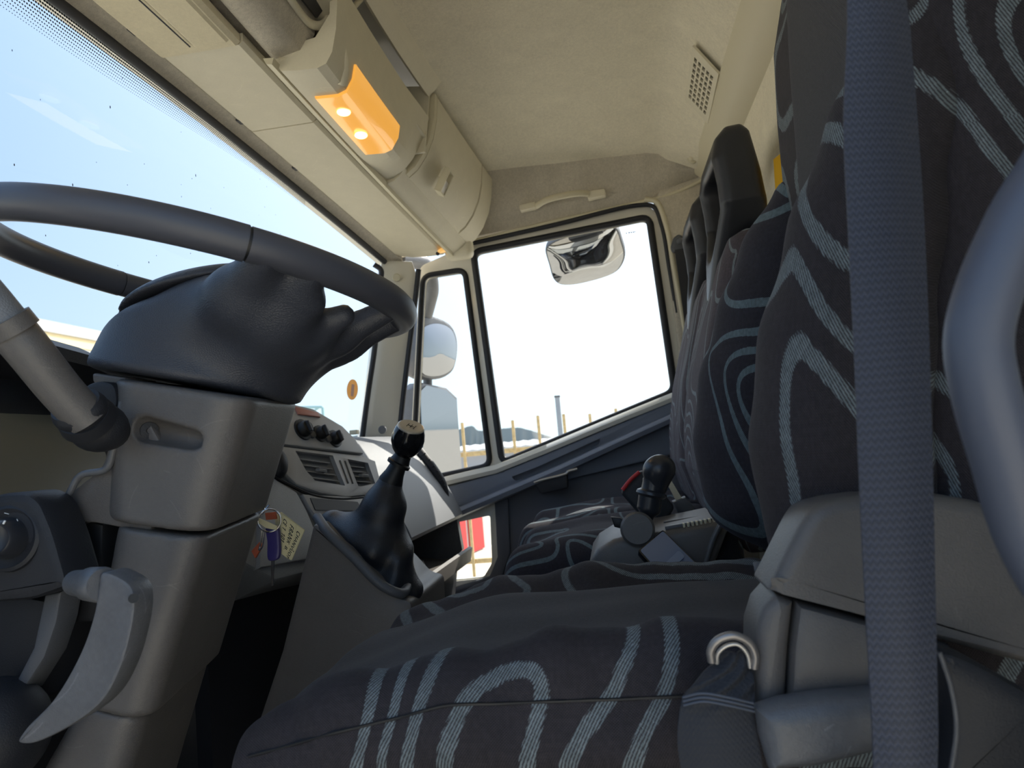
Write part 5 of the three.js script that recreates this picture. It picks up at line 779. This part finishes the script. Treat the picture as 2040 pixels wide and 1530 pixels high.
{ // yellow cloth behind the middle headrest
  const y = thing('yellow_cloth', 'yellow cloth with white edge hung on the rear wall by the headrest', 'cloth');
  mesh('cloth', loft([2.225, 2.19, 2.15, 2.11].map((y, i) => [[0.374, y, -1.47], [0.386, y + 0.002, -1.44], [0.372, y, -1.40], [0.384, y, -1.36], [0.396, y, -1.37], [0.398, y, -1.44], [0.39, y, -1.47]].map(([a, b2, c]) => [a - 0.004 * i * 0.5, b2, c])), { crease: 1 }), M.yellow, y);
  mesh('white_edge', rbox(0.02, 0.03, 0.09, 0.006, [0.38, 2.095, -1.42]), std({ color: srgb(235, 235, 230), roughness: 0.8 }), y);
}
// ---------------------------------------------------------------- nearest things: belt, buckle loop, grab rail
{
  const b = thing('driver_seat_belt', 'wide dark blue-grey seat belt running from top to bottom of the view', 'seat belt');
  const L = [[0.235, 2.33, -0.30], [0.205, 2.15, -0.365], [.1555, 1.9465, -.405], [.1503, 1.9121, -.405], [.141, 1.8572, -.402], [.136, 1.801, -.4], [.131, 1.7333, -.4], [.1255, 1.6674, -.4], [.1207, 1.6031, -.4], [.1165, 1.5404, -.4], [.1137, 1.5036, -.4], [0.118, 1.35, -0.4], [0.112, 1.12, -0.4]], R = [[0.272, 2.33, -0.285], [0.245, 2.15, -0.365], [.1896, 1.9471, -.415], [.1886, 1.9132, -.418], [.1865, 1.8584, -.42], [.1805, 1.7997, -.415], [.1702, 1.7298, -.405], [.1615, 1.6646, -.4], [.1547, 1.6012, -.4], [.148, 1.5394, -.4], [.144, 1.503, -.4], [0.16, 1.35, -0.4], [0.156, 1.12, -0.4]];
  const A = spline3(L, 60), B = spline3(R, 60), rings = A.map((a, i) => { const ring = []; for (let k = 0; k <= 8; k++) { const t = k / 8, w = 0.0045 * sin(t * PI); ring.push(a.map((v, q) => lerp(v, B[i][q], t) + (q === 2 ? w : 0))); } for (let k = 8; k >= 0; k--) { const p = ring[k]; ring.push([p[0], p[1], p[2] - 0.0014]); } return ring; });
  mesh('webbing', loft(rings, { crease: 0.8 }), M.web, b);
  mesh('shoulder_guide', slab([[0.21, 2.30, -0.27], [0.30, 2.30, -0.27], [0.31, 2.37, -0.27], [0.26, 2.40, -0.27], [0.21, 2.37, -0.27]], 0.05, { bevel: 0.008, round: 0.015 }), M.trim, b);
  mesh('retractor', rbox(0.09, 0.1, 0.07, 0.01, [0.135, 1.1, -0.4]), M.trim, b);
}
{
  const b = thing('belt_anchor', 'worn dark belt stalk with a metal loop at the seat side', 'belt anchor');
  mesh('loop', pipe([[.0493, 1.5492, -.49], [.0493, 1.5571, -.488], [.0548, 1.564, -.486], [.0645, 1.566, -.486], [.0736, 1.5606, -.488], [.0768, 1.552, -.49], [.0756, 1.5436, -.492]], 0.0027, { n: 40, m: 12, squash: 1 }), M.steel, b);
  mesh('loop_inner', pipe([[.0526, 1.5472, -.492], [.0537, 1.5541, -.49], [.0598, 1.5591, -.489], [.0668, 1.5594, -.489], [.0719, 1.5532, -.49], [.0731, 1.5437, -.492]], 0.0014, { n: 30, m: 8 }), M.silver, b);
  const L = [[.0579, 1.5537, -.497], [.0499, 1.5463, -.492], [.0372, 1.5374, -.487], [.0288, 1.5293, -.484], [.0252, 1.5208, -.482], [.0219, 1.5032, -.48], [.0231, 1.4787, -.48]], R = [[.0712, 1.5531, -.497], [.074, 1.543, -.494], [.0743, 1.5349, -.49], [.0732, 1.5269, -.486], [.0713, 1.5184, -.484], [.072, 1.5008, -.482], [.073, 1.4766, -.482]];
  const A = spline3(L, 30), B = spline3(R, 30), rings = A.map((a, i) => { const ring = []; for (let k = 0; k <= 10; k++) { const t = k / 10, w = 0.006 * sin(t * PI) + 0.002 * sin(t * 14 + i * 0.7) * ss(24, 8, i); ring.push(a.map((v, q) => lerp(v, B[i][q], t) + (q === 2 ? w : 0))); } for (let k = 10; k >= 0; k--) { const p = ring[k]; ring.push([p[0], p[1], p[2] - 0.003]); } return ring; });
  const wb = mesh('webbing', loft(rings, { crease: 0.9 }), M.webDark, b);
  for (const dy of [0, 7, 14]) mesh('stitching', pipe([[.0279, 1.5321, -.478], [.0399, 1.5368, -.47], [.0547, 1.5338, -.47], [.0705, 1.5268, -.478]].map(([x, y, z]) => [x, y - dy * 0.00035, z + 0.001]), 0.0007, { n: 30, m: 6 }), std({ color: srgb(84, 90, 102), roughness: 0.9 }), wb);
}
{
  const g = thing('door_grab_rail', 'bent grey tubular grab rail in front of the driver seat back, nearest the viewer', 'handle');
  mesh('tube', pipe([[0.33, 2.2, -0.21], [0.27, 2.05, -0.27], [.1907, 1.8047, -.305], [.1649, 1.7696, -.3], [.1485, 1.7412, -.298], [.143, 1.724, -.298], [.1429, 1.7064, -.298], [.1474, 1.679, -.3], [.1584, 1.6357, -.305], [0.23, 1.5, -0.28], [0.32, 1.38, -0.22]], 0.0118, { n: 70, m: 24 }), M.rail, g);
}
{
  const t = thing('pillar_lower_trim', 'dark curved plastic trim in the lower right corner', 'trim');
  mesh('trim_body', slab([[.1718, 1.5631, -.45], [.1876, 1.5567, -.45], [.2237, 1.5324, -.45], [.2169, 1.4826, -.45], [.1648, 1.4837, -.45], [.1761, 1.5176, -.45], [.1759, 1.537, -.45]], 0.03, { bevel: 0.006, round: 0.01 }), M.dashDark, t);
  mesh('trim_highlight', pipe([[.1706, 1.5623, -.445], [.174, 1.5429, -.445], [.1741, 1.521, -.445], [.1663, 1.4915, -.445]], 0.0014, { n: 24, m: 8 }), M.greyLight, t);  // lighter bead paints the highlight running along the trim
}

// ---------------------------------------------------------------- outside the windows
{
  const g = solo('yard_ground', new THREE.PlaneGeometry(600, 600).rotateX(-PI / 2), null, 'pale sunlit yard ground around the truck', 'ground');
  const t = felt([0.80, 0.765, 0.69], 131, 0.2); t.repeat.set(260, 260); g.material = std({ map: t, roughness: 0.95 }); g.userData.kind = 'structure'; g.name = 'ground';
}
{ // mirrors on the passenger side
  const m = thing('side_mirror_cluster', 'pair of door mirrors on a grey arm outside the quarter window', 'mirror');
  mesh('arm', pipe([[-0.66, 2.36, -2.33], [-.6005, 2.3641, -2.48], [-.5981, 2.2892, -2.52], [-.6164, 2.2504, -2.55], [-.6538, 2.1874, -2.6]], (t) => 0.03 - 0.006 * t, { n: 16, m: 12 }), M.greyLight, m);
  mesh('upper_housing', slab([[-.6545, 2.1469, -2.52], [-.6347, 2.1978, -2.56], [-.6073, 2.2009, -2.62], [-.5692, 2.1744, -2.7], [-.5564, 2.1179, -2.73], [-.5769, 2.0092, -2.71], [-.615, 1.9702, -2.64], [-.6666, 1.9776, -2.53], [-.6733, 2.0268, -2.5]], 0.07, { bevel: 0.012, smooth: 48, facing: [1, 0, 1] }), M.greyLight, m);
  const dome = (pts, facing, bulge) => { const f = planeOf(pts, facing), c2 = closedSpline(pts.map(f.flat), 48), rings = []; for (let r = 0; r <= 8; r++) { const k = r / 8; rings.push(c2.map((p) => f.at(p.x * k, p.y * k, 0.004 + bulge * (1 - k * k)).toArray())); } return loft(rings, { caps: false, crease: 1.5 }); };
  mesh('wide_angle_glass', dome([[-.6514, 2.1373, -2.52], [-.618, 2.1739, -2.6], [-.5762, 2.1579, -2.69], [-.5641, 2.1068, -2.715], [-.5819, 2.0186, -2.7], [-.6195, 1.9813, -2.63], [-.6622, 1.9864, -2.53], [-.666, 2.0363, -2.51]], [1, 0, 1], 0.012), M.mirror, m);
  mesh('lower_housing', slab([[-.6736, 1.9268, -2.5], [-.6582, 1.9518, -2.54], [-.6053, 1.9369, -2.67], [-.5784, 1.8991, -2.73], [-.5859, 1.592, -2.74], [-.7, 1.5517, -2.51]], 0.08, { bevel: 0.012, facing: [1, 0, 1] }), M.greyLight, m);
  mesh('main_glass', slab([[-.6672, 1.918, -2.515], [-.6522, 1.9409, -2.55], [-.6078, 1.925, -2.66], [-.5839, 1.889, -2.715], [-.5938, 1.6012, -2.725], [-.6923, 1.5664, -2.52]].map(([x, y, z]) => [x + 0.006 - 0.03 * (y - 1.8), y, z + 0.004]), 0.003, { facing: [1, 0, 1] }), M.mirror, m);
  mesh('arm', pipe([[-.6538, 2.1874, -2.6], [-.6701, 2.0818, -2.66], [-.6753, 1.9662, -2.66], [-.6843, 1.8517, -2.66]], 0.018, { n: 10, m: 10 }), M.greyLight, m);
  const k = thing('kerb_mirror', 'rounded kerb mirror hanging above the passenger window outside', 'mirror');
  const P = [[-.169, 2.3645, -2.46], [-.142, 2.3898, -2.46], [-.0344, 2.4063, -2.44], [.0798, 2.4128, -2.44], [.0991, 2.363, -2.46], [.1041, 2.3055, -2.48], [.0739, 2.2763, -2.53], [-.0173, 2.2552, -2.55], [-.126, 2.2496, -2.55], [-.1525, 2.269, -2.54], [-.1635, 2.3184, -2.51]];
  mesh('housing', slab(P, 0.06, { bevel: 0.012, smooth: 60, facing: [0, -0.5, 1] }), M.trim, k);
  mesh('convex_glass', (() => { const f = planeOf(P, [0, -0.5, 1]), c2 = closedSpline(P.map(f.flat), 60), rings = []; for (let r = 0; r <= 10; r++) { const q = r / 10; rings.push(c2.map((p) => f.at(p.x * q * 0.95, p.y * q * 0.95, 0.001 + 0.035 * (1 - q * q)).toArray())); } return loft(rings, { caps: false, crease: 1.5 }); })(), M.mirror, k);
  mesh('bracket', slab([[-.0833, 2.3861, -2.36], [.0349, 2.3983, -2.36], [.0362, 2.4806, -2.36], [-.0584, 2.4725, -2.36]], 0.11, { bevel: 0.006 }), M.trim, k);
}
{ // round sticker on the windscreen
  const s = thing('windscreen_sticker', 'small round orange sticker at the passenger edge of the windscreen', 'sticker');
  const D = 2.075, t = 0.675, c = V(screenAt(D, t)), a = V(screenAt(D + 0.02, t)).sub(c).normalize(), b = V(screenAt(D, t - 0.05)).sub(c).normalize(), n = a.clone().cross(b).normalize(); if (n.x < 0) n.negate();
  const disc = Array.from({ length: 28 }, (_, i) => c.clone().addScaledVector(a, 0.031 * cos(i / 28 * 2 * PI)).addScaledVector(b, 0.031 * sin(i / 28 * 2 * PI)).addScaledVector(n, 0.004).toArray());
  mesh('disc', slab(disc, 0.001, { facing: n.toArray() }), std({ color: srgb(250, 208, 140), roughness: 0.9, transmission: 0.6, thickness: 0 }), s);
  mesh('print', slab([[-0.008, -0.02], [0.008, -0.02], [0.008, 0.016], [-0.008, 0.016]].map(([u, v]) => c.clone().addScaledVector(a, u).addScaledVector(b, v).addScaledVector(n, 0.0046).toArray()), 0.0005, { facing: n.toArray() }), std({ color: srgb(224, 200, 190), roughness: 0.9, transmission: 0.4, thickness: 0 }), s);
}
{ // palisade fence beside the yard
  const f = thing('palisade_fence', 'rusty palisade fence seen through the passenger windows', 'fence'), rust = std({ map: scuffMap([0.80, 0.69, 0.50], 0.22, 141), roughness: 0.9 });
  const p0 = V([-1.7727, 2.0127, -8.5]), p1 = V([.0668, 1.9946, -8.5]), step = p1.clone().sub(p0).divideScalar(6);
  for (let i = -9; i <= 14; i++) { const p = p0.clone().addScaledVector(step, i), top = p.y + 0.02 * sin(i * 2.3); mesh('pale', rbox(0.035, top, 0.03, 0.006, [p.x, top / 2, p.z]), rust, f); }
  for (const y of [1.62, 0.35]) { const a = p0.clone().addScaledVector(step, -9.3), b = p0.clone().addScaledVector(step, 14.3); mesh('rail', bar([a.x, y, a.z - 0.04], [b.x, y + 0.02, b.z - 0.04], 0.04, 0.055, 0.004), rust, f); }
  const pole = thing('grey_pole', 'grey square pole standing taller than the fence', 'pole');
  const q = V([-.5378, 2.1631, -7.6]); mesh('shaft', rbox(0.05, q.y, 0.05, 0.004, [q.x, q.y / 2, q.z]), std({ color: srgb(150, 156, 164), roughness: 0.6 }), pole); mesh('cap', rbox(0.06, 0.02, 0.06, 0.004, [q.x, q.y, q.z]), M.trim, pole);
}
{ // low grey wall with red panels behind the fence
  const w = thing('painted_yard_wall', 'low grey wall with red painted panels beyond the fence', 'wall');
  const a = V([-2.9351, -0, -9.1233]), b = V([-2.0925, 0, -13.2129]), dir = b.clone().sub(a), n = V(-dir.z, 0, dir.x).normalize(); if (n.z < 0) n.negate();
  const seg = (t0, t1, y0, y1, k) => [[t0, y0], [t1, y0], [t1, y1], [t0, y1]].map(([t, y]) => a.clone().addScaledVector(dir, t).addScaledVector(n, k).setY(y).toArray());
  mesh('wall_body', slab(seg(0, 1.3, 0, 1.15, 0), 0.3, { facing: n.toArray() }), std({ color: srgb(196, 192, 186), roughness: 0.9 }), w);
  for (const [t0, t1] of [[0.16, 0.33], [0.47, 0.55], [0.58, 0.72]]) mesh('red_panel', slab(seg(t0, t1, 0.02, 0.8, 0.03), 0.03, { facing: n.toArray() }), M.red, w);
}
{ // shed with ribbed roof
  const s = thing('corrugated_shed', 'low shed with pale corrugated roof behind the fence', 'shed');
  const a = V([-4.9103, 1.6286, -22]), ribs = 40; mesh('walls', rbox(6, a.y, 3, 0.02, [a.x + 2.2, a.y / 2, a.z - 1]), std({ color: srgb(186, 186, 192), roughness: 0.9 }), s);
  const rings = []; for (let i = 0; i <= ribs; i++) { const x = a.x - 1 + i * 6.4 / ribs, y = a.y + 0.03 * (i & 1); rings.push([[x, y, a.z + 0.9], [x, y + 0.15, a.z - 1.2], [x, y + 0.09, a.z - 1.2], [x, y - 0.06, a.z + 0.9]]); }
  mesh('roof', loft(rings, { crease: 0.1 }), std({ color: srgb(208, 206, 204), roughness: 0.6 }), s);
}
{ // hills
  const h = thing('distant_hills', 'grey-brown hills on the horizon', 'hills');
  const crest = [[-620, 4, -900], [-420, 22, -900], [-260, 34, -900], [-215.2484, 24.404, -900], [-186.7114, 27.6616, -900], [-181.3559, 29.1089, -900], [-174.1692, 29.1079, -900], [-168.7706, 23.5057, -900], [-163.6565, 22.4135, -900], [-157.1547, 22.4765, -900], [-139.6435, 22.8358, -900], [-123.5499, 22.6763, -900], [-115.2687, 21.9385, -900], [-104.0611, 18.4056, -900], [-91.7472, 13.5211, -900], [-79.5168, 8.3457, -900], [-56.1495, 1.5942, -900], [160, 3, -900], [400, 1, -900]];
  const rr = rng(77), rings = spline3(crest, 170).map(([x, y], i) => { const hgt = Math.max(1.5, y + 0.5 * (rr() - 0.5)), d = 2 * sin(i * 0.5); return [[x, -2, -886 + d], [x, hgt * 0.5, -893 + d * 0.5], [x, hgt, -900], [x, -2, -960]]; });
  mesh('ridge', loft(rings, { crease: 0.5 }), std({ color: srgb(158, 154, 144), roughness: 1 }), h);
}
{ // warehouse ahead of the truck
  const w = thing('long_warehouse', 'long low warehouse with grey roof edge seen through the windscreen', 'building');
  const A = V([-15, 6.1594, -16.9906]), B = V([-15, 6.9229, -21.8299]), z0 = A.z + 8, z1 = B.z - 6, y = A.y;
  const band = (name, y0, y1, dx, m) => mesh(name, rbox(0.3, y1 - y0, z0 - z1, 0.01, [-15 + dx - 0.15, (y0 + y1) / 2, (z0 + z1) / 2]), m, w);
  band('roof_edge', y - 0.32, y, 0.1, std({ color: srgb(176, 174, 172), roughness: 0.7 })); band('cream_fascia', y - 0.62, y - 0.32, 0.04, std({ color: srgb(226, 208, 164), roughness: 0.8 })); band('wall', 0, y - 0.62, 0, std({ color: srgb(206, 206, 204), roughness: 0.8 }));
}
{ // tubular frame standing ahead on the right
  const f = thing('steel_frame', 'pale green steel tube frame seen past the passenger windscreen corner', 'frame'), m = std({ color: srgb(150, 190, 196), roughness: 0.5 });
  const p = [[-4.1227, 2.4331, -9], [-3.7204, 2.4023, -9], [-3.7273, 2.1978, -9], [-4.1354, 2.2345, -9]];
  mesh('top_tube', bar(p[0], p[1], 0.035, 0.035, 0.01), m, f); mesh('post', bar(p[1], [p[1][0], 0, p[1][2]], 0.035, 0.035, 0.01), m, f); mesh('post', bar(p[0], [p[0][0], 0, p[0][2]], 0.035, 0.035, 0.01), m, f); mesh('brace', bar([-3.9056, 2.3332, -9], [-3.7691, 2.4002, -9], 0.025, 0.025, 0.008), m, f); mesh('cross_tube', bar(p[3], p[2], 0.03, 0.03, 0.01), m, f);
}

// ---------------------------------------------------------------- every thing gets its origin at its own base
scene.updateMatrixWorld(true);
for (const o of [...scene.children]) {
  if (o.isLight || o === sun.target || o.position.lengthSq() > 0 || o.isInstancedMesh) continue;
  const b = new THREE.Box3().setFromObject(o); if (b.isEmpty()) continue;
  const c = new THREE.Vector3((b.min.x + b.max.x) / 2, b.min.y, (b.min.z + b.max.z) / 2);
  if (o.isMesh) { o.geometry.translate(-c.x, -c.y, -c.z); for (const k of o.children) k.position.sub(c); } else for (const k of o.children) k.position.sub(c);
  o.position.copy(c);
}
scene.traverse((o) => { if (o.isMesh) o.castShadow = o.receiveShadow = true; });
renderer.render(scene, camera);
